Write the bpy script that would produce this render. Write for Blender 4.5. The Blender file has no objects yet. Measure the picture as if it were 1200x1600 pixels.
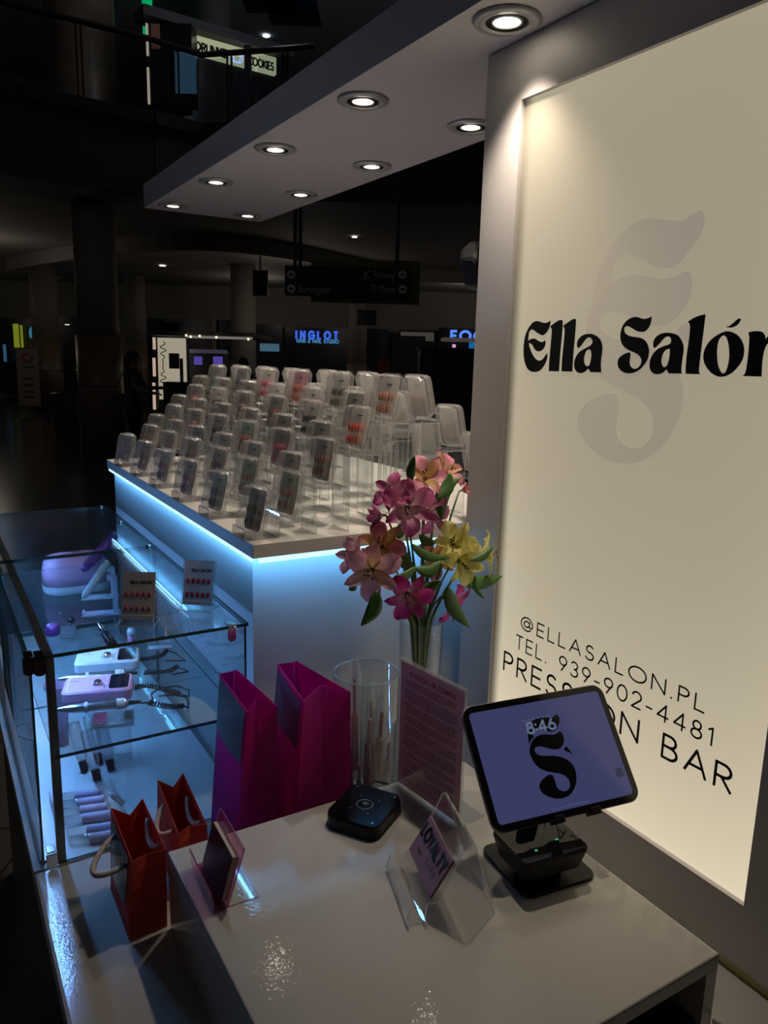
import bpy, bmesh, math, random
from math import sin, cos, pi, radians, sqrt, atan2
from mathutils import Vector, Matrix

random.seed(7)
scene = bpy.context.scene
COL = scene.collection

# ------------------------------------------------------------------ camera, world, exposure
W0, H0, F0 = 1200.0, 1600.0, 1188.718
R3 = Matrix(((0.85693459, -0.51476134, 0.02615110),
             (-0.07877806, -0.18094681, -0.98033273),
             (0.50936935, 0.83802089, -0.19561148)))     # rows: image right, image down, view direction
CAM = Vector((0.0, 0.0, 1.65))
YAW = 0.5461527
camd = bpy.data.cameras.new('camera'); cam = bpy.data.objects.new('camera', camd); COL.objects.link(cam)
rt, dn, fw = R3[0], R3[1], R3[2]
cam.matrix_world = Matrix(((rt[0], -dn[0], -fw[0], CAM[0]), (rt[1], -dn[1], -fw[1], CAM[1]),
                           (rt[2], -dn[2], -fw[2], CAM[2]), (0, 0, 0, 1)))
camd.sensor_fit = 'HORIZONTAL'; camd.sensor_width = 36.0; camd.lens = 36.0 * F0 / W0
camd.clip_start = 0.02; camd.clip_end = 200
scene.camera = cam

SPOT_W = 15.0            # canopy downlights
LED_BLUE = 19.0          # light strips under the display table
LED_CASE = 150.0          # light strip inside the glass case
SIGN_E = 0.42           # backlit sign
AMB = 0.016             # faint light of the closed mall
world = bpy.data.worlds.new('world'); scene.world = world; world.use_nodes = True
bg = world.node_tree.nodes['Background']; bg.inputs[0].default_value = (0.95, 0.95, 1.0, 1); bg.inputs[1].default_value = AMB
scene.view_settings.view_transform = 'Standard'; scene.view_settings.look = 'None'
scene.view_settings.exposure = 0.0; scene.view_settings.gamma = 1.0; scene.view_settings.use_curve_mapping = False
cy = scene.cycles
cy.max_bounces = 10; cy.diffuse_bounces = 3; cy.glossy_bounces = 4; cy.transmission_bounces = 6
cy.transparent_max_bounces = 40; cy.caustics_reflective = False; cy.caustics_refractive = False
cy.sample_clamp_indirect = 3.0

LAMP_Z = 2.2
LAMPS = [(0.87, 1.085), (0.87, 1.565), (0.87, 2.045), (0.87, 2.53), (0.87, 3.02),
         (1.17, 1.575), (1.17, 2.045), (1.17, 2.53), (1.17, 3.03)]
for i, (lx, ly) in enumerate(LAMPS):
    ld = bpy.data.lights.new('downlight_beam', 'SPOT'); ld.energy = SPOT_W; ld.color = (1.0, 0.86, 0.70)
    ld.spot_size = radians(92); ld.spot_blend = 1.0; ld.shadow_soft_size = 0.018
    lo = bpy.data.objects.new('downlight_beam', ld); lo.location = (lx, ly, LAMP_Z - 0.012); COL.objects.link(lo)

# unseen fill points added to brighten the dark mall, with no fixtures
def point(loc, e, col=(1, .9, .8), r=.15):
    ld = bpy.data.lights.new('mall_fill', 'POINT'); ld.energy = e; ld.color = col; ld.shadow_soft_size = r
    o = bpy.data.objects.new('mall_fill', ld); o.location = loc; COL.objects.link(o)

MALL_E = 0.55

def hit(px, py, x=None, y=None, z=None):
    d = rt * ((px - 600) / F0) + dn * ((py - 800) / F0) + fw
    if x is not None: t = (x - CAM.x) / d.x
    elif y is not None: t = (y - CAM.y) / d.y
    else: t = (z - CAM.z) / d.z
    return CAM + d * t
HV = Vector((sin(YAW), cos(YAW), 0)); RV = Vector((cos(YAW), -sin(YAW), 0))
def far(px, py, v):
    d = rt * ((px - 600) / F0) + dn * ((py - 800) / F0) + fw
    return CAM + d * (v / d.dot(HV))
def uvz(u, v, z): return RV * u + HV * v + Vector((0, 0, z))

# ------------------------------------------------------------------ materials
MATS = {}
def nmat(name):
    m = bpy.data.materials.new(name); m.use_nodes = True; MATS[name] = m
    return m, m.node_tree, m.node_tree.nodes['Principled BSDF']
def pm(name, col, rough=.5, metal=0.0, spec=.5, emit=None, es=0.0, var=0.05, scale=30.0, bump=0.0, bscale=200.0, coat=0.0, alpha=None):
    """principled with slight procedural colour variation and optional bump"""
    if name in MATS: return MATS[name]
    m, nt, b = nmat(name)
    b.inputs['Roughness'].default_value = rough; b.inputs['Metallic'].default_value = metal
    b.inputs['Specular IOR Level'].default_value = spec
    b.inputs['Coat Weight'].default_value = coat; b.inputs['Coat Roughness'].default_value = .03
    tc = nt.nodes.new('ShaderNodeTexCoord')
    if var > 0:
        n = nt.nodes.new('ShaderNodeTexNoise'); n.inputs['Scale'].default_value = scale; n.inputs['Detail'].default_value = 3
        r = nt.nodes.new('ShaderNodeValToRGB')
        r.color_ramp.elements[0].color = [max(0, c * (1 - var)) for c in col[:3]] + [1]
        r.color_ramp.elements[1].color = [min(1, c * (1 + var)) for c in col[:3]] + [1]
        r.color_ramp.elements[0].position = .3; r.color_ramp.elements[1].position = .7
        nt.links.new(tc.outputs['Object'], n.inputs['Vector']); nt.links.new(n.outputs['Fac'], r.inputs['Fac'])
        nt.links.new(r.outputs['Color'], b.inputs['Base Color'])
    else:
        b.inputs['Base Color'].default_value = (*col[:3], 1)
    if emit:
        b.inputs['Emission Color'].default_value = (*emit, 1); b.inputs['Emission Strength'].default_value = es
    if bump > 0:
        n2 = nt.nodes.new('ShaderNodeTexNoise'); n2.inputs['Scale'].default_value = bscale; n2.inputs['Detail'].default_value = 2
        bp = nt.nodes.new('ShaderNodeBump'); bp.inputs['Strength'].default_value = bump; bp.inputs['Distance'].default_value = .001
        nt.links.new(tc.outputs['Object'], n2.inputs['Vector']); nt.links.new(n2.outputs['Fac'], bp.inputs['Height'])
        nt.links.new(bp.outputs['Normal'], b.inputs['Normal'])
        if coat > 0: nt.links.new(bp.outputs['Normal'], b.inputs['Coat Normal'])
    return m
def clear(name, tint=(.96, .97, .97), haze=0.03, hazecol=(.8, .8, .8), ior=1.45, rough=.03, gain=1.0, rim=0.0, spark=0.0):
    """clear plastic or glass sheet: see-through, with a mirror-like sheen that grows at grazing angles"""
    if name in MATS: return MATS[name]
    m = bpy.data.materials.new(name); m.use_nodes = True; MATS[name] = m; nt = m.node_tree
    nt.nodes.clear()
    out = nt.nodes.new('ShaderNodeOutputMaterial')
    tr = nt.nodes.new('ShaderNodeBsdfTransparent'); tr.inputs[0].default_value = (*tint, 1)
    d0 = nt.nodes.new('ShaderNodeBsdfDiffuse'); d0.inputs[0].default_value = (*hazecol, 1)
    t0 = nt.nodes.new('ShaderNodeBsdfTranslucent'); t0.inputs[0].default_value = (*hazecol, 1)
    df = nt.nodes.new('ShaderNodeMixShader'); df.inputs[0].default_value = .5
    nt.links.new(d0.outputs[0], df.inputs[1]); nt.links.new(t0.outputs[0], df.inputs[2])
    gl = nt.nodes.new('ShaderNodeBsdfGlossy'); gl.inputs['Roughness'].default_value = rough; gl.inputs[0].default_value = (1, 1, 1, 1)
    lw = nt.nodes.new('ShaderNodeLayerWeight'); lw.inputs[0].default_value = .5
    pw = nt.nodes.new('ShaderNodeMath'); pw.operation = 'POWER'; pw.inputs[1].default_value = 4.0
    mu = nt.nodes.new('ShaderNodeMath'); mu.operation = 'MULTIPLY_ADD'; mu.use_clamp = True
    f0 = ((ior - 1) / (ior + 1)) ** 2 * gain; mu.inputs[1].default_value = min(1, .9 * gain); mu.inputs[2].default_value = f0
    m1 = nt.nodes.new('ShaderNodeMixShader'); m1.inputs[0].default_value = haze
    if rim:
        p2 = nt.nodes.new('ShaderNodeMath'); p2.operation = 'POWER'; p2.inputs[1].default_value = 1.6
        a2 = nt.nodes.new('ShaderNodeMath'); a2.operation = 'MULTIPLY_ADD'; a2.inputs[1].default_value = rim; a2.inputs[2].default_value = haze; a2.use_clamp = True
        nt.links.new(lw.outputs['Facing'], p2.inputs[0]); nt.links.new(p2.outputs[0], a2.inputs[0]); nt.links.new(a2.outputs[0], m1.inputs[0])
    if spark:
        tc = nt.nodes.new('ShaderNodeTexCoord'); nz = nt.nodes.new('ShaderNodeTexNoise'); nz.inputs['Scale'].default_value = 260; nz.inputs['Detail'].default_value = 1
        bp = nt.nodes.new('ShaderNodeBump'); bp.inputs['Strength'].default_value = spark; bp.inputs['Distance'].default_value = .002
        nt.links.new(tc.outputs['Object'], nz.inputs['Vector']); nt.links.new(nz.outputs['Fac'], bp.inputs['Height']); nt.links.new(bp.outputs['Normal'], gl.inputs['Normal'])
    m2 = nt.nodes.new('ShaderNodeMixShader')
    L = nt.links.new
    L(tr.outputs[0], m1.inputs[1]); L(df.outputs[0], m1.inputs[2])
    L(lw.outputs['Facing'], pw.inputs[0]); L(pw.outputs[0], mu.inputs[0]); L(mu.outputs[0], m2.inputs[0]); L(m1.outputs[0], m2.inputs[1]); L(gl.outputs[0], m2.inputs[2])
    L(m2.outputs[0], out.inputs[0])
    return m
def paper(name, col, trans, rough=.55):
    if name in MATS: return MATS[name]
    m, nt, b = nmat(name); b.inputs['Base Color'].default_value = (*col, 1); b.inputs['Roughness'].default_value = rough
    tl = nt.nodes.new('ShaderNodeBsdfTranslucent'); tl.inputs[0].default_value = (*[min(1, c * 1.3) for c in col], 1)
    mx = nt.nodes.new('ShaderNodeMixShader'); mx.inputs[0].default_value = trans
    out = nt.nodes['Material Output']; nt.links.new(b.outputs[0], mx.inputs[1]); nt.links.new(tl.outputs[0], mx.inputs[2]); nt.links.new(mx.outputs[0], out.inputs[0])
    return m
def em(name, col, s):
    if name in MATS: return MATS[name]
    m, nt, b = nmat(name)
    b.inputs['Base Color'].default_value = (.02, .02, .02, 1); b.inputs['Roughness'].default_value = .4
    b.inputs['Emission Color'].default_value = (*col, 1); b.inputs['Emission Strength'].default_value = s
    return m

M_white = pm('white_gloss_laminate', (.50, .47, .42), rough=.35, spec=.3, var=.03, scale=6, bump=.16, bscale=170, coat=1.0)
M_tier = pm('white_laminate', (.44, .42, .385), rough=.16, var=.05, scale=4, bump=.25, bscale=180)
M_table = pm('display_table_laminate', (.80, .76, .72), rough=.35, var=.03, scale=8)
M_cab = pm('cabinet_white_panel', (.74, .74, .74), rough=.32, var=.02, scale=5)
M_darkrim = pm('dark_edge_band', (.03, .03, .032), rough=.4)
M_canopy = pm('canopy_grey_laminate', (.86, .82, .82), rough=.45, var=.03, scale=3)
M_pylon = pm('satin_grey_panel', (.58, .55, .54), rough=.5, metal=.1, var=.03, scale=3)
M_ac = clear('clear_acrylic', haze=.028, gain=1.3)
M_ace = clear('clear_acrylic_edge', tint=(.85, .87, .87), haze=.5, hazecol=(.92, .92, .92), gain=2.2)
M_shell = clear('clear_clamshell_plastic', tint=(.95, .95, .95), haze=.09, hazecol=(.97, .93, .89), ior=1.5, rough=.07, gain=2.6, rim=.40, spark=.35)
M_shelltray = clear('frosted_tray_plastic', tint=(.9, .9, .9), haze=.45, hazecol=(.8, .78, .76), rough=.15, gain=1.5)
M_glass = clear('case_glass', tint=(.93, .97, .97), haze=.012, hazecol=(.6, .8, .9), ior=1.5, rough=.01)
M_glasse = pm('glass_green_edge', (.01, .07, .055), rough=.1, spec=.8, var=0)
M_vase = clear('vase_glass', tint=(.95, .97, .97), haze=.02, ior=1.5, rough=.01, gain=1.3)
M_pinkac = clear('pink_acrylic', tint=(.9, .62, .78), haze=.08, hazecol=(.8, .3, .55), gain=1.2)
M_pinkace = clear('pink_acrylic_edge', tint=(.6, .25, .4), haze=.5, hazecol=(.6, .2, .38), gain=1.5)
M_chrome = pm('chrome', (.8, .8, .82), rough=.12, metal=1, var=0)
M_darkchrome = pm('black_nickel', (.08, .06, .055), rough=.15, metal=.9, var=0)
M_alu = pm('bronze_aluminium', (.26, .22, .20), rough=.35, metal=.6, var=.04)
M_ink = pm('black_vinyl', (.012, .014, .013), rough=.45, spec=.3, var=0)
M_ink2 = pm('brown_black_vinyl', (.035, .028, .022), rough=.5, spec=.3, var=0)
M_black = pm('black_plastic', (.006, .006, .007), rough=.38, spec=.3, var=.05)
M_blackgloss = pm('black_gloss_plastic', (.006, .006, .008), rough=.04, spec=.45, var=0)
M_card = pm('pink_card_paper', (.27, .15, .19), rough=.7, var=.03)
M_cream = pm('cream_paper', (.55, .50, .40), rough=.8, var=.05)

# ------------------------------------------------------------------ mesh builder
class MB:
    def __init__(s): s.v = []; s.f = []; s.m = []; s.uv = None; s.cuv = {}
    def add(s, vs, fs, mi=0, mats=None):
        o = len(s.v); s.v += [Vector(v) for v in vs]
        for k, f in enumerate(fs):
            s.f.append([i + o for i in f]); s.m.append(mats[k] if mats else mi)
    def box(s, c, sz, mi=0, rot=None, M=None, edge=None):
        x, y, z = [a / 2 for a in sz]
        vs = [Vector((sx * x, sy * y, sz_ * z)) for sx in (-1, 1) for sy in (-1, 1) for sz_ in (-1, 1)]
        if rot is not None: vs = [rot @ v for v in vs]
        vs = [v + Vector(c) for v in vs]
        if M is not None: vs = [M @ v for v in vs]
        fs = [(0, 1, 3, 2), (4, 6, 7, 5), (0, 4, 5, 1), (2, 3, 7, 6), (0, 2, 6, 4), (1, 5, 7, 3)]
        mats = None
        if edge is not None:   # the two widest faces get mi, the four narrow ones get edge
            k = [sz[0], sz[1], sz[2]].index(min(sz))
            mats = [edge] * 6; mats[2 * k] = mi; mats[2 * k + 1] = mi
        s.add(vs, fs, mi, mats)
    def quad(s, a, b, c, d, mi=0): s.add([a, b, c, d], [(0, 1, 2, 3)], mi)
    def tube(s, pts, r, n=8, mi=0, closed=False, cap=True):
        pts = [Vector(p) for p in pts]; N = len(pts); rs = r if isinstance(r, (list, tuple)) else [r] * N
        vs = []; up = Vector((0, 0, 1)); prev = None
        for i, p in enumerate(pts):
            if closed: t = pts[(i + 1) % N] - pts[i - 1]
            else: t = pts[min(i + 1, N - 1)] - pts[max(i - 1, 0)]
            if t.length < 1e-9: t = Vector((0, 0, 1))
            t.normalize()
            if prev is None:
                a = t.cross(up)
                if a.length < .05: a = t.cross(Vector((1, 0, 0)))
            else:
                a = prev - t * prev.dot(t)
                if a.length < 1e-6: a = t.cross(up)
            a.normalize(); prev = a; b = t.cross(a)
            for k in range(n):
                w = 2 * pi * k / n; vs.append(p + (a * cos(w) + b * sin(w)) * rs[i])
        fs = []
        for i in range(N if closed else N - 1):
            for k in range(n):
                j = (i + 1) % N; fs.append((i * n + k, i * n + (k + 1) % n, j * n + (k + 1) % n, j * n + k))
        if cap and not closed: fs += [tuple(range(n - 1, -1, -1)), tuple((N - 1) * n + k for k in range(n))]
        s.add(vs, fs, mi)
    def lathe(s, prof, c=(0, 0, 0), n=32, mi=0, M=None, capb=False, capt=False, sx=1, sy=1):
        vs = []
        for (r, z) in prof:
            for k in range(n):
                w = 2 * pi * k / n; v = Vector((r * cos(w) * sx, r * sin(w) * sy, z)) + Vector(c)
                vs.append(M @ v if M is not None else v)
        fs = []
        for i in range(len(prof) - 1):
            for k in range(n): fs.append((i * n + k, i * n + (k + 1) % n, (i + 1) * n + (k + 1) % n, (i + 1) * n + k))
        if capb: fs.append(tuple(range(n - 1, -1, -1)))
        if capt: fs.append(tuple((len(prof) - 1) * n + k for k in range(n)))
        s.add(vs, fs, mi)
    def loft(s, rings, mi=0, cap0=True, cap1=True):
        n = len(rings[0]); vs = [v for r in rings for v in r]; fs = []
        for i in range(len(rings) - 1):
            for k in range(n): fs.append((i * n + k, i * n + (k + 1) % n, (i + 1) * n + (k + 1) % n, (i + 1) * n + k))
        if cap0: fs.append(tuple(range(n - 1, -1, -1)))
        if cap1: fs.append(tuple((len(rings) - 1) * n + k for k in range(n)))
        s.add(vs, fs, mi)
    def sphere(s, c, r, mi=0, n=12, sc=(1, 1, 1), M=None):
        pr = [(max(1e-4, sin(pi * i / (n // 2))) * r, -cos(pi * i / (n // 2)) * r) for i in range(n // 2 + 1)]
        vs = []; 
        for (rr, z) in pr:
            for k in range(n):
                w = 2 * pi * k / n; v = Vector((rr * cos(w) * sc[0], rr * sin(w) * sc[1], z * sc[2]))
                if M is not None: v = M @ v
                vs.append(v + Vector(c))
        fs = []
        for i in range(len(pr) - 1):
            for k in range(n): fs.append((i * n + k, i * n + (k + 1) % n, (i + 1) * n + (k + 1) % n, (i + 1) * n + k))
        s.add(vs, fs, mi)
    def extrude_xz(s, prof, y0, y1, mi=0, close=True):
        """closed outline in x,z swept along y"""
        n = len(prof); vs = [Vector((p[0], y0, p[1])) for p in prof] + [Vector((p[0], y1, p[1])) for p in prof]
        fs = [(k, (k + 1) % n, n + (k + 1) % n, n + k) for k in range(n)]
        fs += [tuple(range(n - 1, -1, -1)), tuple(range(n, 2 * n))]
        s.add(vs, fs, mi)
    def mesh(s, name, mats, smooth=False, M=None):
        me = bpy.data.meshes.new(name)
        me.from_pydata([tuple(M @ v) if M is not None else tuple(v) for v in s.v], [], s.f)
        mats = mats if isinstance(mats, (list, tuple)) else [mats]
        for m in mats: me.materials.append(m)
        for p, mi in zip(me.polygons, s.m):
            p.material_index = min(mi, len(mats) - 1); p.use_smooth = smooth
        me.update()
        return me
    def build(s, name, mats, parent=None, smooth=False, bevel=0, seg=2, origin=None, recalc=True):
        M = Matrix.Translation(-Vector(origin)) if origin is not None else None
        me = s.mesh(name, mats, smooth, M)
        if recalc:
            bm = bmesh.new(); bm.from_mesh(me); bmesh.ops.recalc_face_normals(bm, faces=bm.faces); bm.to_mesh(me); bm.free()
        o = bpy.data.objects.new(name, me); COL.objects.link(o)
        if origin is not None: o.location = origin
        if bevel > 0:
            b = o.modifiers.new('bevel', 'BEVEL'); b.width = bevel; b.segments = seg; b.limit_method = 'ANGLE'; b.angle_limit = radians(35)
            b.harden_normals = False
        if parent is not None: attach(o, parent)
        return o
def attach(o, parent):
    o.parent = parent
    o.matrix_parent_inverse = Matrix.Translation(-Vector(parent.location)) if parent.type == 'EMPTY' and not any(parent.rotation_euler) else parent.matrix_basis.inverted()
def tag(o, label=None, cat=None, group=None, kind=None):
    if label: o['label'] = label
    if cat: o['category'] = cat
    if group: o['group'] = group
    if kind: o['kind'] = kind
    return o
def thing(name, label, cat, loc=(0, 0, 0), group=None, kind=None):
    o = bpy.data.objects.new(name, None); COL.objects.link(o); o.location = loc; o.empty_display_size = .02
    return tag(o, label, cat, group, kind)
def copy_tree(o, parent=None):
    c = o.copy(); COL.objects.link(c)
    if parent is not None: c.parent = parent
    for ch in list(o.children): copy_tree(ch, c)
    return c
def rotz(a): return Matrix.Rotation(a, 4, 'Z')
def frame_at(loc, rz=0, rx=0, ry=0):
    return Matrix.Translation(Vector(loc)) @ Matrix.Rotation(rz, 4, 'Z') @ Matrix.Rotation(rx, 4, 'X') @ Matrix.Rotation(ry, 4, 'Y')
def bx(name, lo, hi, mats, parent=None, bevel=0, label=None, cat=None, **k):
    m = MB(); c = [(a + b) / 2 for a, b in zip(lo, hi)]; m.box(c, [abs(b - a) for a, b in zip(lo, hi)])
    o = m.build(name, mats, parent, bevel=bevel, **k)
    return tag(o, label, cat)

# rounded rectangle outline (2D)
def rrect(w, h, r, n=5):
    pts = []
    for (cx, cy_, a0) in ((w / 2 - r, h / 2 - r, 0), (-w / 2 + r, h / 2 - r, 90), (-w / 2 + r, -h / 2 + r, 180), (w / 2 - r, -h / 2 + r, 270)):
        for i in range(n + 1):
            a = radians(a0 + 90 * i / n); pts.append((cx + r * cos(a), cy_ + r * sin(a)))
    return pts

# glyph shapes: smooth closed outlines with sharp corners, filled by a 2D curve
def smooth_outline(pts, sub=6):
    """pts: (x, y) or (x, y, 1) where 1 marks a sharp corner"""
    N = len(pts); out = []
    for i in range(N):
        p0, p1, p2, p3 = pts[i - 1], pts[i], pts[(i + 1) % N], pts[(i + 2) % N]
        a = Vector(p1[:2]); b = Vector(p2[:2])
        c1 = len(p1) > 2; c2 = len(p2) > 2
        t1 = (b - a) * 1.0 if c1 else (b - Vector(p0[:2])) * .5
        t2 = (b - a) * 1.0 if c2 else (Vector(p3[:2]) - a) * .5
        for k in range(sub):
            t = k / sub; h1 = 2 * t**3 - 3 * t * t + 1; h2 = t**3 - 2 * t * t + t; h3 = -2 * t**3 + 3 * t * t; h4 = t**3 - t * t
            out.append(a * h1 + t1 * h2 + b * h3 + t2 * h4)
    return out
def fill_mesh(name, outlines, ext=0.0002):
    """outlines: lists of 2D vectors; nested ones become holes. returns a mesh in local XY"""
    cu = bpy.data.curves.new(name, 'CURVE'); cu.dimensions = '2D'; cu.fill_mode = 'BOTH'; cu.extrude = ext
    for ol in outlines:
        sp = cu.splines.new('POLY'); sp.points.add(len(ol) - 1)
        for p, q in zip(sp.points, ol): p.co = (q[0], q[1], 0, 1)
        sp.use_cyclic_u = True
    o = bpy.data.objects.new(name, cu); COL.objects.link(o)
    dg = bpy.context.evaluated_depsgraph_get(); me = bpy.data.meshes.new_from_object(o.evaluated_get(dg))
    bpy.data.objects.remove(o); bpy.data.curves.remove(cu)
    me.name = name
    return me
def text_mesh(name, txt, size, ext=.001, align='LEFT'):
    cu = bpy.data.curves.new(name, 'FONT'); cu.body = txt; cu.size = size; cu.extrude = ext; cu.align_x = align
    o = bpy.data.objects.new(name, cu); COL.objects.link(o)
    dg = bpy.context.evaluated_depsgraph_get(); me = bpy.data.meshes.new_from_object(o.evaluated_get(dg))
    bpy.data.objects.remove(o); bpy.data.curves.remove(cu); me.name = name
    return me
def mesh_obj(name, me, mat_, M, parent=None):
    me.materials.clear(); me.materials.append(mat_); me.transform(M)
    o = bpy.data.objects.new(name, me); COL.objects.link(o)
    if parent is not None: attach(o, parent)
    return o

# monoline stroke capitals: cell height 1, each stroke is a polyline
def arc(cx, cy_, rx, ry, a0, a1, n=14):
    return [(cx + rx * cos(radians(a0 + (a1 - a0) * i / n)), cy_ + ry * sin(radians(a0 + (a1 - a0) * i / n))) for i in range(n + 1)]
GL = {
 'A': (.74, [[(0, 0), (.37, 1), (.74, 0)], [(.13, .33), (.61, .33)]]),
 'B': (.55, [[(0, 0), (0, 1), (.25, 1)] + arc(.25, .76, .22, .24, 90, -90) + [(0, .52)], [(.25, .52)] + arc(.27, .26, .27, .26, 90, -90) + [(0, 0)]]),
 'C': (.74, [arc(.5, .5, .5, .5, 50, 310, 20)]),
 'D': (.68, [[(0, 0), (0, 1), (.2, 1)] + arc(.2, .5, .48, .5, 90, -90, 18) + [(0, 0)]]),
 'E': (.5, [[(.5, 1), (0, 1), (0, 0), (.5, 0)], [(0, .5), (.46, .5)]]),
 'F': (.48, [[(.48, 1), (0, 1), (0, 0)], [(0, .5), (.43, .5)]]),
 'G': (.85, [arc(.5, .5, .5, .5, 45, 360, 22) + [(.55, .5)]]),
 'H': (.66, [[(0, 0), (0, 1)], [(.66, 0), (.66, 1)], [(0, .5), (.66, .5)]]),
 'I': (.02, [[(0, 0), (0, 1)]]), 'L': (.46, [[(0, 1), (0, 0), (.46, 0)]]),
 'K': (.6, [[(0, 0), (0, 1)], [(.58, 1), (0, .42)], [(.18, .58), (.6, 0)]]),
 'M': (.86, [[(0, 0), (.1, 1), (.43, .25), (.76, 1), (.86, 0)]]),
 'N': (.72, [[(0, 0), (0, 1), (.72, 0), (.72, 1)]]),
 'O': (1.0, [arc(.5, .5, .5, .5, 0, 360, 28)]),
 'P': (.5, [[(0, 0), (0, 1), (.24, 1)] + arc(.24, .74, .26, .26, 90, -90) + [(0, .48)]]),
 'R': (.54, [[(0, 0), (0, 1), (.24, 1)] + arc(.24, .74, .26, .26, 90, -90) + [(0, .48)], [(.2, .48), (.54, 0)]]),
 'S': (.52, [arc(.27, .755, .22, .245, 35, 180, 12) + arc(.27, .755, .22, .245, 180, 262, 6) + arc(.26, .26, .26, .26, 82, -60, 12) + arc(.26, .26, .26, .26, -60, -155, 8)]),
 'T': (.56, [[(0, 1), (.56, 1)], [(.28, 1), (.28, 0)]]),
 'U': (.66, [[(0, 1), (0, .33)] + arc(.33, .33, .33, .33, 180, 360, 14) + [(.66, 1)]]),
 'Y': (.66, [[(0, 1), (.33, .48), (.66, 1)], [(.33, .48), (.33, 0)]]),
 'Í': (.02, [[(0, 0), (0, 1)], [(-.04, 1.12), (.12, 1.28)]]),
 '.': (.04, [[(0, .0), (.04, 0)]]), '-': (.34, [[(0, .4), (.34, .4)]]), ' ': (.38, []), ':': (.04, [[(0, .25), (.04, .25)], [(0, .72), (.04, .72)]]),
 '&': (.6, [[(.6, 0), (.12, .68)] + arc(.27, .8, .19, .2, 200, -20, 12) + [(.05, .4)] + arc(.25, .25, .25, .25, 150, 330, 12)]),
 '1': (.2, [[(0, .85), (.2, 1), (.2, 0)]]),
 '2': (.54, [arc(.27, .72, .27, .28, 170, -30, 14) + [(0, 0), (.54, 0)]]),
 '3': (.52, [arc(.25, .75, .23, .25, 150, -85, 12) + arc(.25, .26, .27, .26, 85, -150, 14)]),
 '4': (.62, [[(.46, 0), (.46, 1), (0, .27), (.62, .27)]]),
 '6': (.54, [[(.36, 1), (.07, .46)], arc(.27, .29, .27, .29, 0, 360, 20)]),
 '8': (.54, [arc(.27, .76, .21, .24, 0, 360, 18), arc(.27, .26, .27, .26, 0, 360, 20)]),
 '9': (.54, [[(.18, 0), (.47, .54)], arc(.27, .71, .27, .29, 0, 360, 20)]),
 '0': (.62, [arc(.31, .5, .31, .5, 0, 360, 26)]),
 '@': (1.0, [arc(.5, .5, .21, .23, 0, 360, 18), [(.71, .74), (.71, .42)] + arc(.83, .42, .12, .13, 180, 360, 8) + arc(.5, .5, .45, .52, 0, 315, 26)]),
}
def text_width(t, gap): return sum(GL[c][0] for c in t) + gap * (len(t) - 1)
def stroke_text(mb, txt, M, height, weight, gap=.22, width=None, mi=0, lift=0.0):
    """ribbons in the local x (right), y (up) plane of M"""
    sx = height if width is None else width / text_width(txt, gap)
    x = 0.0; hw = weight / 2
    for c in txt:
        w, strokes = GL[c]
        for st in strokes:
            pts = [Vector(((x + p[0]) * sx, p[1] * height, lift)) for p in st]
            for a, b in zip(pts[:-1], pts[1:]):
                d = b - a
                if d.length < 1e-7: continue
                d.normalize(); n = Vector((-d.y, d.x, 0)) * hw
                a2 = a - d * hw * .6; b2 = b + d * hw * .6
                mb.add([M @ (a2 - n), M @ (b2 - n), M @ (b2 + n), M @ (a2 + n)], [(0, 1, 2, 3)], mi)
        x += w + gap

# ================================================================== KIOSK: large structure
PX = 0.938      # face of the sign pylon
# ---- lower counter (tier)
t = thing('lower_counter', 'long low white counter under the raised white counter, with rounded left edge', 'counter', (.6, .5, 0))
m = MB(); m.box((.79, .475, .785), (1.386, 1.55, .03)); m.build('countertop', M_tier, t, bevel=.006)
m = MB(); m.box((.80, .475, .717), (1.372, 1.53, .094)); m.build('apron', M_cab, t)
bx('light_strip', (.0995, -.2, .7600), (.1045, 1.24, .7645), em('added_blue_strip', (.25, .50, 1.0), 1.6), t)  # unseen strip added under the overhang to light the apron
m = MB(); m.box((.82, .475, .325), (1.29, 1.48, .65)); m.build('base_cabinet', M_darkrim, t)
# ---- raised counter
X0, X1, Y0, Y1, ZT = .259, .805, .483, 1.016, .93
t = thing('raised_counter', 'raised glossy white counter holding the tablet and card holders', 'counter', (.53, .75, .80))
m = MB(); m.box(((X0 + X1) / 2, (Y0 + Y1) / 2, ZT - .011), (X1 - X0, Y1 - Y0, .022)); m.build('top_board', M_white, t, bevel=.0025)
for s in (0, 1):
    xx = X0 + .011 if s == 0 else X1 - .011
    m = MB(); m.box((xx, (Y0 + Y1) / 2, (ZT - .022 + .80) / 2), (.021, Y1 - Y0 - .002, ZT - .0222 - .80)); m.build('side_panel', M_white, t)
m = MB(); m.box(((X0 + X1) / 2, Y1 - .011, (ZT - .022 + .80) / 2), (X1 - X0 - .045, .02, ZT - .0222 - .80)); m.build('back_panel', M_white, t)
m = MB(); m.box(((X0 + X1) / 2, Y0 + .20, .83), (X1 - X0 - .045, .38, .012)); m.build('inner_shelf', M_darkrim, t)

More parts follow.
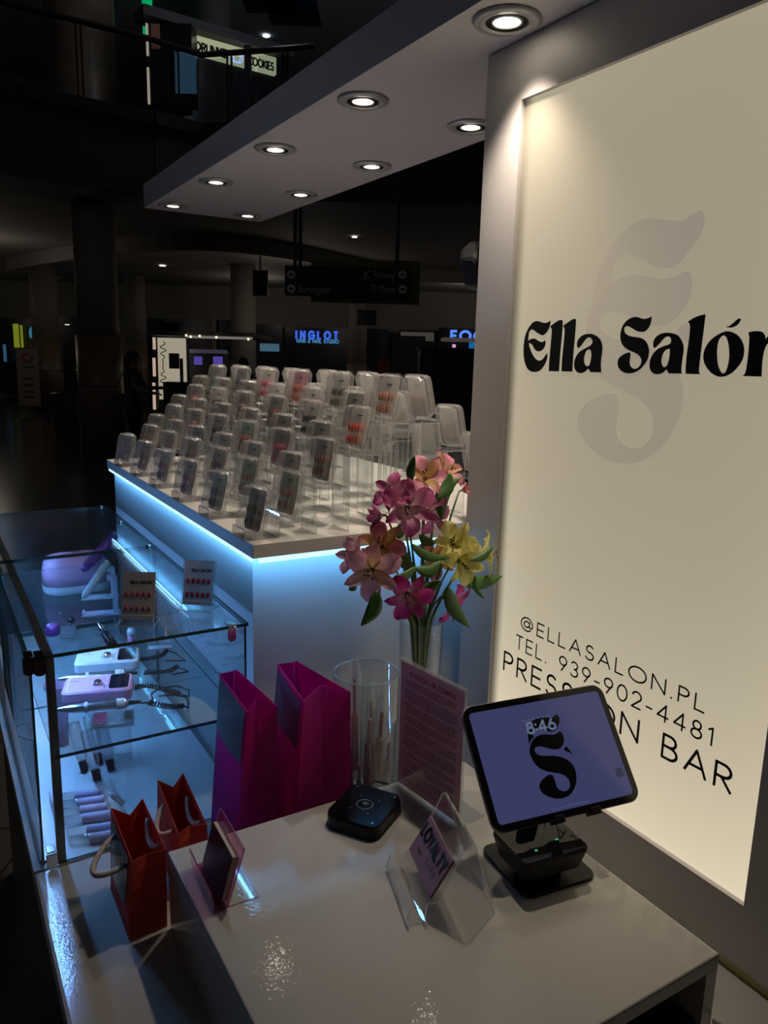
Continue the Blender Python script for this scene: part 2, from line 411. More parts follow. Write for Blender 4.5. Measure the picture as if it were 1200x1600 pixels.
# ---- sign pylon with its light box
SY0, SY1, SZ0, SZ1 = .538, 1.118, .908, 2.102
py = thing('sign_pylon', 'tall grey pylon framing the backlit cream sign reading Ella Salón', 'sign', (1.08, .7, .80))
m = MB()
ya, yb, za, zb, xb = .10, 1.218, .806, 2.199, 1.24
m.box(((PX + xb) / 2 + .006, (ya + yb) / 2, (za + zb) / 2), (xb - PX - .012, yb - ya, zb - za))
fx = PX + .006
for lo, hi in (((PX, ya, za), (PX + .012, yb, SZ0)), ((PX, ya, SZ1), (PX + .012, yb, zb)), ((PX, SY1, SZ0), (PX + .012, yb, SZ1)), ((PX, ya, SZ0), (PX + .012, SY0, SZ1))):
    m.box([(a + b) / 2 for a, b in zip(lo, hi)], [b - a for a, b in zip(lo, hi)])
m.build('frame', M_pylon, py)
m = MB(); m.box((PX - .002, (ya + yb) / 2, .8045), (.008, yb - ya, .005)); tag(m.build('foot_trim', pm('olive_trim', (.16, .14, .03), rough=.4), py), 'thin olive trim line at the foot')
# light panel: a lamp of its own, a bit stronger along the edges where its LEDs sit
def sign_mat():
    m, nt, b = nmat('backlit_sign_film'); L = nt.links.new
    b.inputs['Base Color'].default_value = (.22, .20, .16, 1); b.inputs['Roughness'].default_value = .28
    tc = nt.nodes.new('ShaderNodeTexCoord'); sp = nt.nodes.new('ShaderNodeSeparateXYZ'); L(tc.outputs['Generated'], sp.inputs[0])
    def edge(outp, ctr):
        a = nt.nodes.new('ShaderNodeMath'); a.operation = 'SUBTRACT'; L(outp, a.inputs[0]); a.inputs[1].default_value = ctr
        c = nt.nodes.new('ShaderNodeMath'); c.operation = 'ABSOLUTE'; L(a.outputs[0], c.inputs[0])
        d = nt.nodes.new('ShaderNodeMath'); d.operation = 'POWER'; L(c.outputs[0], d.inputs[0]); d.inputs[1].default_value = 3.0
        return d.outputs[0]
    e1 = edge(sp.outputs['Y'], .45); e2 = edge(sp.outputs['Z'], .72)
    s1 = nt.nodes.new('ShaderNodeMath'); s1.operation = 'MULTIPLY_ADD'; L(e1, s1.inputs[0]); s1.inputs[1].default_value = 1.3; s1.inputs[2].default_value = .80
    s2 = nt.nodes.new('ShaderNodeMath'); s2.operation = 'MULTIPLY_ADD'; L(e2, s2.inputs[0]); s2.inputs[1].default_value = 2.2; L(s1.outputs[0], s2.inputs[2])
    mr = nt.nodes.new('ShaderNodeMapRange'); mr.interpolation_type = 'SMOOTHSTEP'; L(sp.outputs['Y'], mr.inputs[0])   # emission ramps down at the far edge
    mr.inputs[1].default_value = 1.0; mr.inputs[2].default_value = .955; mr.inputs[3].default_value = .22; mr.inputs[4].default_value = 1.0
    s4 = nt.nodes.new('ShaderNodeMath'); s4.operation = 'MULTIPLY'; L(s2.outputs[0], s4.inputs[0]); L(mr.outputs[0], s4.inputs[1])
    s3 = nt.nodes.new('ShaderNodeMath'); s3.operation = 'MULTIPLY'; L(s4.outputs[0], s3.inputs[0]); s3.inputs[1].default_value = SIGN_E
    b.inputs['Emission Color'].default_value = (1.0, .865, .62, 1); L(s3.outputs[0], b.inputs['Emission Strength'])
    return m
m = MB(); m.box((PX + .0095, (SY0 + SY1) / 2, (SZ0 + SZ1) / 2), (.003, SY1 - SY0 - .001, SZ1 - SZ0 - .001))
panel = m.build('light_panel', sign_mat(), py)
XS = PX + .0078      # surface of the sign film
def on_sign(pts, ox, oy, sc):
    out = []
    for p in pts:
        q = hit(ox + p[0] * sc, oy + p[1] * sc, x=XS); out.append((-q.y, q.z) + ((1,) if len(p) > 2 else ()))
    return out
SIGN_M = Matrix(((0, 0, -1, XS), (-1, 0, 0, 0), (0, 1, 0, 0), (0, 0, 0, 1)))   # local x -> -y, local y -> z, normal -> -x
K = 140 / 1200
S1 = (810, 480, K); S2 = (955, 480, K); S3 = (1060, 480, K); S4 = (890, 320, 230 / 876)
title = [
 (S1, [(433,182,1),(385,208),(330,207),(290,192),(245,187),(200,205),(160,250),(125,310),(98,380),(82,460),(74,560),(78,660),(95,750),(125,820),(170,858),(225,868),(280,855),(325,815),(365,750),(390,680),(392,615,1),(370,640),(335,690),(300,712),(265,712),(225,680),(190,625),(165,565),(150,520),(145,480,1),(175,490),(200,520),(230,570),(275,592),(320,575),(355,530),(368,470),(358,440,1),(340,462),(310,465),(270,450),(235,425),(200,420),(165,430),(136,450,1),(138,400),(148,335),(180,300),(215,310),(260,345),(300,368),(335,375),(375,345),(410,290),(430,230)]),
 (S1, [(430,258,1),(500,205),(560,172),(592,175,1),(598,215),(585,400),(565,600),(547,860,1),(412,857,1),(420,700),(438,500),(452,330),(450,290)]),
 (S1, [(603,250,1),(680,195),(740,158),(775,160,1),(772,250),(760,400),(742,600),(726,863,1),(583,860,1),(590,700),(610,500),(625,330),(622,285)]),
 (S1, [(805,548),(790,510),(797,455),(830,405),(880,370),(945,357),(1010,365),(1070,400),(1110,450),(1128,520),(1126,600),(1112,700),(1108,780),(1115,873,1),(970,870,1),(942,820,1),(900,860),(845,884),(795,870),(760,825),(752,760),(765,690),(800,625),(850,580),(910,545),(960,520),(995,480),(993,435),(960,405),(920,415),(880,465),(840,520)]),
 (S1, [(950,565),(915,585),(890,650),(882,710),(895,765),(922,790),(955,775),(975,710),(983,630),(975,580)]),
 (S2, [(547,125,1),(490,150),(440,157),(395,145),(345,130),(280,140),(215,180),(165,240),(135,320),(128,400),(145,480),(190,540),(250,580),(310,605),(370,640),(405,690),(405,750),(370,805),(320,825),(275,805),(252,755),(255,690),(262,635),(250,607),(210,615),(150,645),(105,690),(92,750),(105,810),(150,860),(220,885),(300,880),(380,840),(440,780),(490,700),(510,600),(500,520),(465,455),(410,415),(340,400),(270,390),(205,360),(178,310),(190,265),(235,257),(290,285),(350,320),(405,332),(460,322),(510,270),(537,200)]),
 (S2, [(585,547),(568,510),(575,450),(605,400),(660,360),(740,342),(830,350),(900,380),(945,440),(973,520),(972,600),(955,720),(943,850),(955,890,1),(775,887,1),(745,832,1),(700,875),(640,897),(580,892),(535,850),(518,780),(530,700),(570,620),(630,560),(700,525),(760,505),(800,480),(808,430),(785,397),(745,395),(700,430),(650,490)]),
 (S2, [(790,558,1),(750,565),(705,610),(680,680),(678,750),(700,795),(730,800),(760,765),(778,700),(790,620)]),
 (S3, [(132,195,1),(200,150),(280,115),(368,95,1),(350,250),(325,450),(300,650),(280,850),(300,898,1),(102,892,1),(105,780),(120,620),(145,450),(160,300),(155,230)]),
 (S3, [(670,322),(590,340),(500,390),(420,460),(360,560),(340,660),(355,750),(400,830),(460,890),(545,930),(630,925),(720,880),(800,800),(860,710),(885,600),(875,500),(830,410),(760,350)]),
 (S3, [(610,378),(565,410),(535,480),(522,580),(525,700),(540,790),(570,860),(608,888),(645,850),(675,750),(687,640),(680,520),(660,430),(635,390)]),
 (S3, [(635,263,1),(690,250),(740,210),(800,160),(835,155),(832,190),(790,240),(730,270),(680,272)]),
 (S3, [(942,340,1),(990,325),(1070,320),(1130,335),(1165,380),(1172,430,1),(1230,360),(1290,335),(1345,350),(1375,430),(1380,560),(1370,750),(1375,925,1),(1235,925,1),(1245,800),(1262,600),(1255,500),(1230,480),(1190,500),(1155,580),(1130,720),(1118,930,1),(865,922,1),(900,880),(925,760),(945,580),(955,430),(950,370)]),
]
outl = [smooth_outline(on_sign(p, *s)) for s, p in title]
tm = SIGN_M.copy(); tm[0][3] = XS - .0008
mesh_obj('title_lettering', fill_mesh('title_lettering', outl, .0003), M_ink, tm, panel)
logo_px = [
 [(140,565,1),(155,480),(180,385),(225,290),(290,190),(370,115),(460,82),(540,85),(620,95),(690,85),(740,50),(775,33),(800,50),(805,100),(780,180),(720,270),(650,350),(580,378),(510,368),(440,330),(390,305),(340,290),(290,310),(258,355),(245,410),(240,455,1),(190,490)],
 [(712,397),(730,430),(725,520),(690,610),(630,680),(560,720),(500,722),(430,700),(370,668),(310,637),(250,620),(200,640),(178,690),(195,745),(250,785),(330,805),(420,825),(520,868),(600,930),(650,1000),(677,1100),(670,1200),(620,1340),(540,1450),(440,1520),(330,1540),(210,1510),(110,1430),(55,1340),(50,1260),(90,1190),(160,1145),(240,1120),(280,1135),(292,1180),(285,1280),(278,1340),(300,1400),(360,1445),(430,1440),(480,1390),(500,1310),(480,1230),(420,1160),(330,1110),(240,1060),(160,990),(115,900),(98,780),(105,690),(150,580),(220,490),(300,435),(390,415),(470,425),(560,440),(630,425),(680,398)],
 [(628,762,1),(660,722),(700,702),(716,740),(735,800),(745,868,1),(690,812)],
]
logo2d = [smooth_outline(on_sign(p, *S4)) for p in logo_px]
M_logo = pm('translucent_grey_film', (.33, .29, .22), rough=.4, var=0, emit=(1.0, .85, .66), es=SIGN_E * .68)
lm = SIGN_M.copy(); lm[0][3] = XS - .0001
mesh_obj('logo_mark', fill_mesh('logo_mark', logo2d, .0003), M_logo, lm, panel)
m = MB()
def sign_text(txt, pa, pb, hgt, wt, gap):
    a = hit(*pa, x=XS - .0004); b = hit(*pb, x=XS - .0004)
    stroke_text(m, txt, Matrix(((0, 0, -1, a.x), (-1, 0, 0, a.y), (0, 1, 0, a.z), (0, 0, 0, 1))), hgt, wt, gap, width=a.y - b.y)
sign_text('@ELLASALON.PL', (813, 981), (1100, 1110), .0245, .0030, .34)
sign_text('TEL. 939-902-4481', (806, 1012), (1111, 1165), .0265, .0031, .34)
sign_text('PRESS ON BAR', (787, 1046), (1140, 1244), .0375, .0046, .31)
m.build('contact_lettering', M_ink2, panel)

# ---- canopy
cn = thing('canopy', 'long grey overhead canopy fitted with round downlights above the display table', 'canopy', (1.03, 1.6, LAMP_Z))
def canopy_mb():
    m = MB(); m.box((1.0325, 1.60, LAMP_Z + .0445), (.475, 3.10, .085)); return m
canopy_mb().build('canopy_box', M_canopy, cn)
M_ring = pm('grey_painted_ring', (.52, .52, .54), rough=.35, metal=.3, var=0)
M_bulb = em('lamp_lens', (1.0, .88, .66), 14)
where = ['first', 'second', 'third', 'fourth', 'fifth']
proto = None
for i, (lx, ly) in enumerate(LAMPS):
    side = 'left' if lx < 1 else 'right'; k = i if i < 5 else i - 5
    nm = (['nearest', 'second-nearest', 'middle', 'second-farthest', 'farthest'][k] if side == 'left' else ['nearest', 'second-nearest', 'second-farthest', 'farthest'][k])
    lab = '%s round recessed downlight of the %s row in the canopy' % (nm, side)
    if proto is None:
        proto = thing('downlight', lab, 'ceiling light', (0, 0, 0), 'canopy downlights')
        m = MB(); m.lathe([(.056, 0), (.056, -.003), (.050, -.006), (.036, -.005), (.034, .002)], n=40); m.build('trim_ring', M_ring, proto, smooth=True)
        m = MB(); m.lathe([(.034, .0015), (.034, -.0045), (.030, -.0045), (.027, .0012)], n=36); m.build('inner_ring', M_black, proto, smooth=True)
        m = MB(); m.lathe([(.0265, .001), (.0265, -.0035), (.023, -.0045), (.0225, .001)], n=36); m.build('gimbal_ring', M_ring, proto, smooth=True)
        m = MB(); m.lathe([(.022, .0012), (.021, -.002), (.012, -.0045), (.0001, -.005)], n=28); m.build('lamp', M_bulb, proto, smooth=True)
        o = proto
    else: o = copy_tree(proto)
    o.location = (lx, ly, LAMP_Z + .0005); o['label'] = lab

# ---- display table
TX0, TX1, TY0, TY1, TZ = .487, 1.26, 1.25, 2.494, 1.32
dt = thing('display_table', 'tall white display cabinet under the nail packs, edge lit with blue light', 'display table', ((TX0 + TX1) / 2, 1.87, 0))
m = MB(); m.box(((TX0 + TX1) / 2, (TY0 + TY1) / 2, TZ - .013), (TX1 - TX0, TY1 - TY0, .026)); m.build('table_top', M_table, dt, bevel=.001)
m = MB(); m.box(((TX0 + TX1) / 2 + .009, (TY0 + TY1) / 2 + .0245, .647), (TX1 - TX0 - .022, TY1 - TY0 - .055, 1.294)); m.build('cabinet_body', M_cab, dt)
M_led = em('blue_led_strip', (.13, .48, 1.0), LED_BLUE)
M_led2 = em('cyan_led_strip', (.17, .42, 1.0), LED_CASE)
M_ledline = em('led_diffuser_line', (.45, .75, 1.0), 1.6)
zt = TZ - .0262
m = MB(); y0 = TY0 + .002
pr = [(y0, zt), (y0, zt - .010), (y0 + .007, zt)]
vs = [Vector((xx, a, b)) for xx in (TX0 + .012, TX1 - .012) for a, b in pr]
m.add(vs, [(0, 1, 4, 3), (0, 2, 1), (3, 4, 5), (0, 3, 5, 2), (1, 2, 5, 4)], 0, [1, 1, 1, 1, 0]); m.build('light_strip', [M_led, M_ledline], dt)
m = MB(); x0 = TX0 + .002
pr = [(x0, zt), (x0, zt - .008), (x0 + .009, zt)]
vs = [Vector((a, yy, b)) for yy in (TY0 + .010, TY1 - .012) for a, b in pr]
m.add(vs, [(0, 1, 4, 3), (0, 2, 1), (3, 4, 5), (0, 3, 5, 2), (1, 2, 5, 4)], 0, [1, 1, 1, 1, 0]); m.build('light_strip', [M_led, M_ledline], dt)

# ---- mall shell: floor, gallery, columns (mall axes: u right, v forward)
ROT = rotz(-YAW)
M_floor = pm('dark_mall_tiles', (.055, .05, .045), rough=.22, var=.15, scale=.6)
def fl():
    m = MB(); m.box((0, 20, -.05), (90, 70, .1)); o = m.build('floor', M_floor); o.rotation_euler = (0, 0, -YAW); return tag(o, kind='structure')
fl()
# brick texture for the floor tiles
nt = M_floor.node_tree; br = nt.nodes.new('ShaderNodeTexBrick'); br.offset = 0; br.inputs['Scale'].default_value = 1.0
br.inputs['Brick Width'].default_value = .6; br.inputs['Row Height'].default_value = .6; br.inputs['Mortar Size'].default_value = .006
br.inputs['Color1'].default_value = (.06, .054, .048, 1); br.inputs['Color2'].default_value = (.05, .045, .042, 1); br.inputs['Mortar'].default_value = (.02, .018, .016, 1)
tcn = nt.nodes.new('ShaderNodeTexCoord'); nt.links.new(tcn.outputs['Object'], br.inputs['Vector']); nt.links.new(br.outputs['Color'], nt.nodes['Principled BSDF'].inputs['Base Color'])

# ================================================================== GLASS CASE
CX0, CX1, CY0, CY1, CY2, CZ0, CZ1, CZS = .108, .474, 1.252, 1.89, 2.47, .80, 1.176, .995
gc = thing('glass_display_case', 'low glass showcase with chrome clips, lit blue inside, left of the display table', 'display case', (.29, 1.86, 0))
m = MB(); m.box(((.098 + CX1) / 2, (CY0 + CY2) / 2, .785), (CX1 - .098, CY2 - CY0, .03)); m.build('floor_panel', M_cab, gc)
m = MB(); m.box(((.114 + CX1) / 2, (CY0 + CY2) / 2, .717), (CX1 - .114, CY2 - CY0 - .004, .094)); m.build('apron', M_cab, gc)
bx('light_strip', (.0995, CY0 + .01, .7600), (.1045, CY2 - .01, .7645), em('added_blue_strip', 0, 0), gc)  # added unseen strip, lights the case apron
m = MB(); m.box(((CX0 + CX1) / 2 + .01, (CY0 + CY2) / 2, .335), (CX1 - CX0 - .03, CY2 - CY0 - .02, .67)); m.build('plinth', M_darkrim, gc)
def pane(name, lo, hi, parent, mats=None):
    m = MB(); c = [(a + b) / 2 for a, b in zip(lo, hi)]; m.box(c, [b - a for a, b in zip(lo, hi)], 0, edge=1)
    return m.build(name, mats or [M_glass, M_glasse], parent)
pane('top_pane', (CX0, CY0 - .004, CZ1 - .006), (CX1 + .003, CY1 - .002, CZ1), gc)
pane('top_pane', (CX0, CY1 + .002, CZ1 - .006), (CX1 + .003, CY2, CZ1), gc)
pane('front_pane', (.138, CY0, CZ0 + .002), (CX1, CY0 + .005, CZ1 - .0065), gc)
pane('cross_pane', (.15, CY1 - .0025, CZ0 + .002), (CX1 - .004, CY1 + .0025, CZ1 - .0065), gc)
pane('back_pane', (CX0, CY2 - .005, CZ0 + .002), (CX1, CY2, CZ1 - .0065), gc)
pane('side_pane', (CX1 - .002, CY0 + .006, CZ0 + .002), (CX1 + .002, CY1 - .004, CZ1 - .0065), gc)
pane('side_pane', (CX1 - .002, CY1 + .004, CZ0 + .002), (CX1 + .002, CY2 - .006, CZ1 - .0065), gc)
pane('sliding_door', (.112, CY0 + .003, CZ0 + .004), (.116, CY1 - .05, CZ1 - .0065), gc)
pane('sliding_door', (.120, CY1 - .08, CZ0 + .004), (.124, CY2 - .008, CZ1 - .0065), gc)
pane('shelf', (.142, CY0 + .007, CZS - .006), (CX1 - .006, CY1 - .006, CZS), gc)
pane('shelf', (.142, CY1 + .006, CZS - .006), (CX1 - .006, CY2 - .008, CZS), gc)
m = MB(); m.box((.1435, CY0 + .0135, (CZ0 + CZ1 - .007) / 2), (.0135, .012, CZ1 - CZ0 - .008)); m.build('corner_post', M_alu, gc)
m = MB(); m.box((.1435, (CY0 + CY2) / 2 + .012, CZ1 - .0125), (.0135, CY2 - CY0 - .03, .011)); m.build('top_rail', M_alu, gc)
m = MB(); m.box((.118, (CY0 + CY2) / 2, CZ0 + .003), (.016, CY2 - CY0 - .03, .006)); m.build('door_track', M_alu, gc)
bx('light_strip', (.1395, CY0 + .12, CZ1 - .0215), (.1495, CY2 - .02, CZ1 - .0182), M_led2, gc)
def clip(p, mats, kind='front', k=1.0):
    m = MB()
    if kind == 'front':      # rounded tab folded over the top edge
        o = [(x * .001 * k, z * .001 * k) for x, z in rrect(13, 26, 6)]
        o = [(x, min(z, .011)) for x, z in o]
        r1 = [Vector((p[0] + x, p[1] - .0065, p[2] + z - .012)) for x, z in o]; r0 = [Vector((p[0] + x, p[1] - .010, p[2] + z - .012)) for x, z in o]
        m.loft([r0, r1]); m.box((p[0], p[1] + .002, p[2] + .002), (.013, .02, .004)); m.box((p[0], p[1] + .0005, p[2] + .0005), (.011, .012, .004))
    else:
        o = rrect(.013, .02, .005)
        m.loft([[Vector((p[0] + x, p[1] + y, p[2])) for x, y in o], [Vector((p[0] + x * .9, p[1] + y * .9, p[2] + .005)) for x, y in o]])
    return m.build('glass_clip', mats, gc, bevel=.0008)
clip((.444, CY0, CZ1), M_chrome, 'front', 1.25)
clip((.127, CY0 - .001, CZ1 + .001), M_darkchrome, 'front', 1.5); clip((.112, CY0 + .004, CZ1 + .0015), M_darkchrome, 'front', 1.4)
clip((.126, CY0 - .001, CZ0 + .030), M_chrome, 'front', 1.3)
clip((.118, CY1, CZ1), M_darkchrome, 'top'); clip((.46, CY1, CZ1), M_chrome, 'top'); clip((.455, CY2 - .012, CZ1), M_chrome, 'top')
clip((.458, 2.2, CZ1), M_chrome, 'top'); clip((CX1 - .018, CY0 + .012, CZS - .002), M_chrome, 'top')

def mat_of(n, c, **k): return pm(n, c, **k)
M_lav = pm('lavender_plastic', (.78, .40, .60), rough=.25, var=0); M_whitepl = pm('white_plastic', (.72, .74, .76), rough=.3, var=0)
M_purple = pm('glitter_purple', (.20, .05, .27), rough=.3, var=.5, scale=900, metal=.3); M_steel = pm('brushed_steel', (.62, .63, .65), rough=.25, metal=.9, var=.05)
M_pinkpl = pm('pink_plastic', (.62, .25, .45), rough=.35, var=.02); M_screen = pm('dark_screen', (.01, .008, .015), rough=.06, spec=.8, var=0)
M_greypl = pm('pale_grey_plastic', (.5, .52, .56), rough=.4, var=0)

# nail drill control boxes on the glass shelf
def drill(label, mbody, P, rz):
    Z = CZS
    t = thing('nail_drill', label, 'nail drill', (P[0], P[1], Z), 'nail drills on the glass shelf')
    M = frame_at((P[0], P[1], Z + .0005), rz)
    o = rrect(.128, .078, .012)
    m = MB(); m.loft([[M @ Vector((x * .97, y * .97, 0)) for x, y in o], [M @ Vector((x, y, .004)) for x, y in o], [M @ Vector((x, y, .020)) for x, y in o], [M @ Vector((x * .95, y * .93, .0235)) for x, y in o]])
    m.build('housing', mbody, t)
    m = MB(); o2 = rrect(.036, .066, .007); m.loft([[M @ Vector((x + .039, y, .0232)) for x, y in o2], [M @ Vector((x + .039, y, .0246)) for x, y in o2]]); m.build('display', M_screen, t)
    m = MB(); m.lathe([(.0075, .0232), (.0075, .029), (.006, .031)], (-.0, -.006, 0), 20, 0, M, capt=True); k = m.build('speed_knob', M_chrome, t)
    m = MB(); m.lathe([(.0128, .0232), (.0128, .0242), (.0116, .0242)], (-.0, -.006, 0), 28, 0, M); m.build('dial_ring', M_whitepl if mbody is M_lav else M_greypl, t)
    m = MB()
    for i in range(3): m.box((.014 , -.026 + i * .006, .0237), (.005, .0012, .0006), M=M)
    stroke_text(m, 'NAIL', M @ Matrix.Translation((-.050, .010, .0242)) @ rotz(-pi / 2 * 0), .005, .0008, .3)
    m.build('printed_marks', M_ink, t)
    # outline groove
    m = MB(); g = rrect(.070, .068, .008); m.tube([M @ Vector((x - .020, y, .0236)) for x, y in g], .0006, 5, closed=True); m.build('trim_line', M_whitepl, t)
    return t, M
t1, MA = drill('lavender nail drill box nearest the front pane, its steel handpiece before it', M_lav, (.252, 1.47, 0), radians(-16))
t2, MBm = drill('white nail drill box behind the lavender one on the glass shelf', M_whitepl, (.297, 1.605, 0), radians(-16))
def handpiece(label, P, rz, big=1.0):
    t = thing('drill_handpiece', label, 'handpiece', P, 'drill handpieces')
    M = frame_at(P, rz, 0, pi / 2)
    b = MB(); b.lathe([(.0008, -.075), (.002, -.072), (.0045, -.062), (.0075, -.045), (.0085, -.030), (.0088, .030), (.0095, .034), (.0095, .050), (.006, .056)], (0, 0, 0), 20, 0, M, capt=True)
    b.build('barrel', M_steel, t, smooth=True)
    b = MB(); b.lathe([(.0094, -.022), (.0097, -.021), (.0097, -.017), (.0094, -.016)], (0, 0, 0), 20, 0, M); b.lathe([(.0092, .034), (.0100, .036), (.0100, .048), (.0092, .050)], (0, 0, 0), 20, 0, M); b.build('collar', M_whitepl, t, smooth=True)
    b = MB(); b.lathe([(.0035, .056), (.0045, .058), (.0032, .075), (.0025, .078)], (0, 0, 0), 12, 0, M, capt=True); b.build('cable_boot', M_black, t, smooth=True)
    return t
handpiece('steel drill handpiece lying before the lavender drill box', (.235, 1.395, CZS + .0105), radians(-14))
handpiece('steel drill handpiece lying between the white and lavender boxes', (.262, 1.535, CZS + .0105), radians(-15))
def coil(label, pts, r=.004, turns=26, straight=()):
    t = MB(); P = [Vector(p) for p in pts]; path = []
    n = turns * 8
    # catmull through pts
    def cr(u):
        k = min(int(u * (len(P) - 1)), len(P) - 2); f = u * (len(P) - 1) - k
        p0, p1, p2, p3 = P[max(k - 1, 0)], P[k], P[k + 1], P[min(k + 2, len(P) - 1)]
        return .5 * ((2 * p1) + (p2 - p0) * f + (2 * p0 - 5 * p1 + 4 * p2 - p3) * f * f + (-p0 + 3 * p1 - 3 * p2 + p3) * f ** 3)
    for i in range(n + 1):
        u = i / n; c = cr(u); d = (cr(min(u + .01, 1)) - cr(max(u - .01, 0))); d.normalize()
        a = d.cross(Vector((0, 0, 1))); a.normalize(); b = d.cross(a); w = 2 * pi * turns * u
        path.append(c + (a * cos(w) + b * sin(w)) * r)
    t.tube(path, .0014, 5)
    for s in straight: t.tube(s, .0017, 6)
    o = t.build('coiled_cable', M_black, smooth=True); return tag(o, label, 'cable', 'coiled drill cables')
z = CZS + .0062
coil('coiled black cable looping out of the lavender drill box', [(.318, 1.455, z), (.345, 1.45, z), (.372, 1.41, z), (.385, 1.385, z)], .0044, 22,
     [[(.31, 1.375, z + .002), (.325, 1.375, z), (.335, 1.385, z), (.338, 1.41, z), (.36, 1.43, z), (.395, 1.43, z - .003), (.41, 1.40, z - .003), (.40, 1.372, z - .003), (.385, 1.385, z)]])
coil('coiled black cable lying nearest the front pane', [(.325, 1.375, z), (.345, 1.35, z), (.362, 1.335, z), (.378, 1.33, z)], .0044, 16, [[(.378, 1.33, z), (.385, 1.325, z - .003), (.392, 1.345, z - .003), (.395, 1.37, z - .003), (.375, 1.395, z - .003), (.35, 1.40, z - .003)]])
coil('dark coiled cable reaching back from the white drill box', [(.362, 1.595, z), (.385, 1.59, z), (.41, 1.60, z), (.425, 1.62, z)], .0042, 18, [[(.425, 1.62, z), (.44, 1.60, z - .002), (.447, 1.55, z - .003), (.41, 1.57, z - .003)]])
coil('dark coiled cable lying beside the white drill box', [(.352, 1.52, z), (.375, 1.51, z), (.40, 1.505, z), (.42, 1.52, z)], .0042, 18, [[(.42, 1.52, z), (.435, 1.49, z - .003), (.40, 1.49, z - .003)]])

# lavender UV lamp, pens and stands at the back of the case
def tilt_box(): pass
t = thing('nail_lamp', 'pink and white domed nail curing lamp at the back of the glass case', 'nail lamp', (.355, 2.22, CZS))
def lamp_ring(s, z, sh=0):
    return [Vector((.335 + x * s, 2.22 + sh + y * s, z)) for x, y in rrect(.175, .135, .050, 8)]
Z = CZS + .0005
m = MB(); m.loft([lamp_ring(.97, Z), lamp_ring(1.0, Z + .008), lamp_ring(1.0, Z + .022)]); m.build('base', M_whitepl, t, smooth=False)
m = MB(); m.loft([lamp_ring(1.0, Z + .0222), lamp_ring(.99, Z + .05), lamp_ring(.93, Z + .078), lamp_ring(.80, Z + .093), lamp_ring(.5, Z + .098)]); m.build('dome', M_lav, t, smooth=True)
m = MB(); m.box((.335, 2.2945, Z + .03), (.11, .004, .035)); m.build('hand_opening', M_screen, t)
m = MB(); m.box((.34, 2.24, Z + .0985), (.022, .008, .002)); m.build('button', M_black, t)

def stand(label, P, rz, h, mt):
    t = thing('handpiece_stand', label, 'handpiece stand', (*P, CZS), 'pen stands')
    M = frame_at((P[0], P[1], CZS + .0005), rz)
    m = MB(); m.box((0, 0, .003), (.095, .034, .006), M=M); m.box((-.044, 0, .009), (.006, .030, .006), M=M); m.build('foot', mt, t, bevel=.002)
    m = MB(); 
    for s in (-1, 1): m.box((.034, s * .010, .006 + h / 2), (.012, .005, h), M=M)
    m.box((.034, 0, .006 + h), (.012, .025, .010), M=M); m.box((.034, 0, .006 + h * .25), (.012, .018, .010), M=M); m.build('upright', mt, t, bevel=.001)
    m = MB(); m.lathe([(.009, -.006), (.011, -.006), (.011, .006), (.009, .006)], (.026, 0, .012 + h), 16, 0, M); m.build('cradle_ring', mt, t)
    return t, M
M_paleblue = pm('pale_lilac_plastic', (.58, .52, .66), rough=.35, var=0)
stand('pale lilac pen stand with a slotted upright, nearest of the pair', (.352, 1.95, 0)[:2], radians(-12), .085, M_paleblue)
stand('white pen stand behind the lilac one at the back of the case', (.375, 2.09, 0)[:2], radians(-12), .07, M_whitepl)
def pen(label, a, b, r, mt, cap):
    t = thing('handheld_pen', label, 'electric pen', a, 'electric pens')
    A = Vector(a); B = Vector(b); d = B - A
    m = MB(); m.tube([A, A + d * .06, A + d * .3, A + d * .94, B], [r * .5, r * .85, r, r, r * .9], 16); m.build('barrel', mt, t, smooth=True)
    m = MB(); m.tube([B, B + d * .04], [r * .8, r * .75], 16); m.build('end_cap', cap, t, smooth=True)
pen('purple glittery pen leaning over the pink nail lamp', (.335, 2.10, 1.075), (.435, 2.16, 1.150), .0135, M_purple, M_whitepl)
pen('white pen resting on the pale stands', (.315, 1.975, 1.04), (.385, 2.035, 1.105), .0105, M_greypl, M_whitepl)
# small black and pink things behind the drills
t = thing('smartwatch_mirror', 'small black square gadget on a short stem behind the drill boxes', 'gadget', (.245, 1.80, CZS))
M = frame_at((.245, 1.80, CZS + .002), radians(-25), radians(-35))
m = MB(); o = rrect(.034, .030, .003); m.loft([[M @ Vector((x, 0, y + .018)) for x, y in o], [M @ Vector((x, .003, y + .018)) for x, y in o]]); m.build('panel', M_black, t)
m = MB(); m.tube([M @ Vector((0, .004, .02)), M @ Vector((.0, .012, .05)), M @ Vector((-.03, .02, .07))], .003, 8); m.sphere(M @ Vector((0, .012, .05)), .009); m.build('stem', M_darkchrome, t, smooth=True)
t = thing('lash_pen', 'short black pen with a bright chrome tip leaning behind the drills', 'electric pen', (.31, 1.72, CZS))
m = MB(); m.tube([(.327, 1.685, 1.006), (.318, 1.70, 1.020), (.312, 1.712, 1.032)], [.010, .011, .009], 14); m.build('barrel', M_black, t, smooth=True)
m = MB(); m.tube([(.312, 1.712, 1.032), (.307, 1.722, 1.042), (.304, 1.730, 1.05)], [.006, .006, .003], 12); m.build('tip', M_chrome, t, smooth=True)
t = thing('pink_cup', 'lavender pink flared cup standing behind the left post', 'cup', (.20, 1.70, CZ0))
m = MB(); m.lathe([(.016, 0), (.017, .06), (.019, .12), (.028, .135), (.03, .142)], (.205, 1.68, CZ0 + .001), 20, capb=True); m.build('cup_body', M_lav, t, smooth=True)
t = thing('glitter_jar', 'small purple glittery jar beside the black gadget', 'jar', (.228, 1.86, CZS))
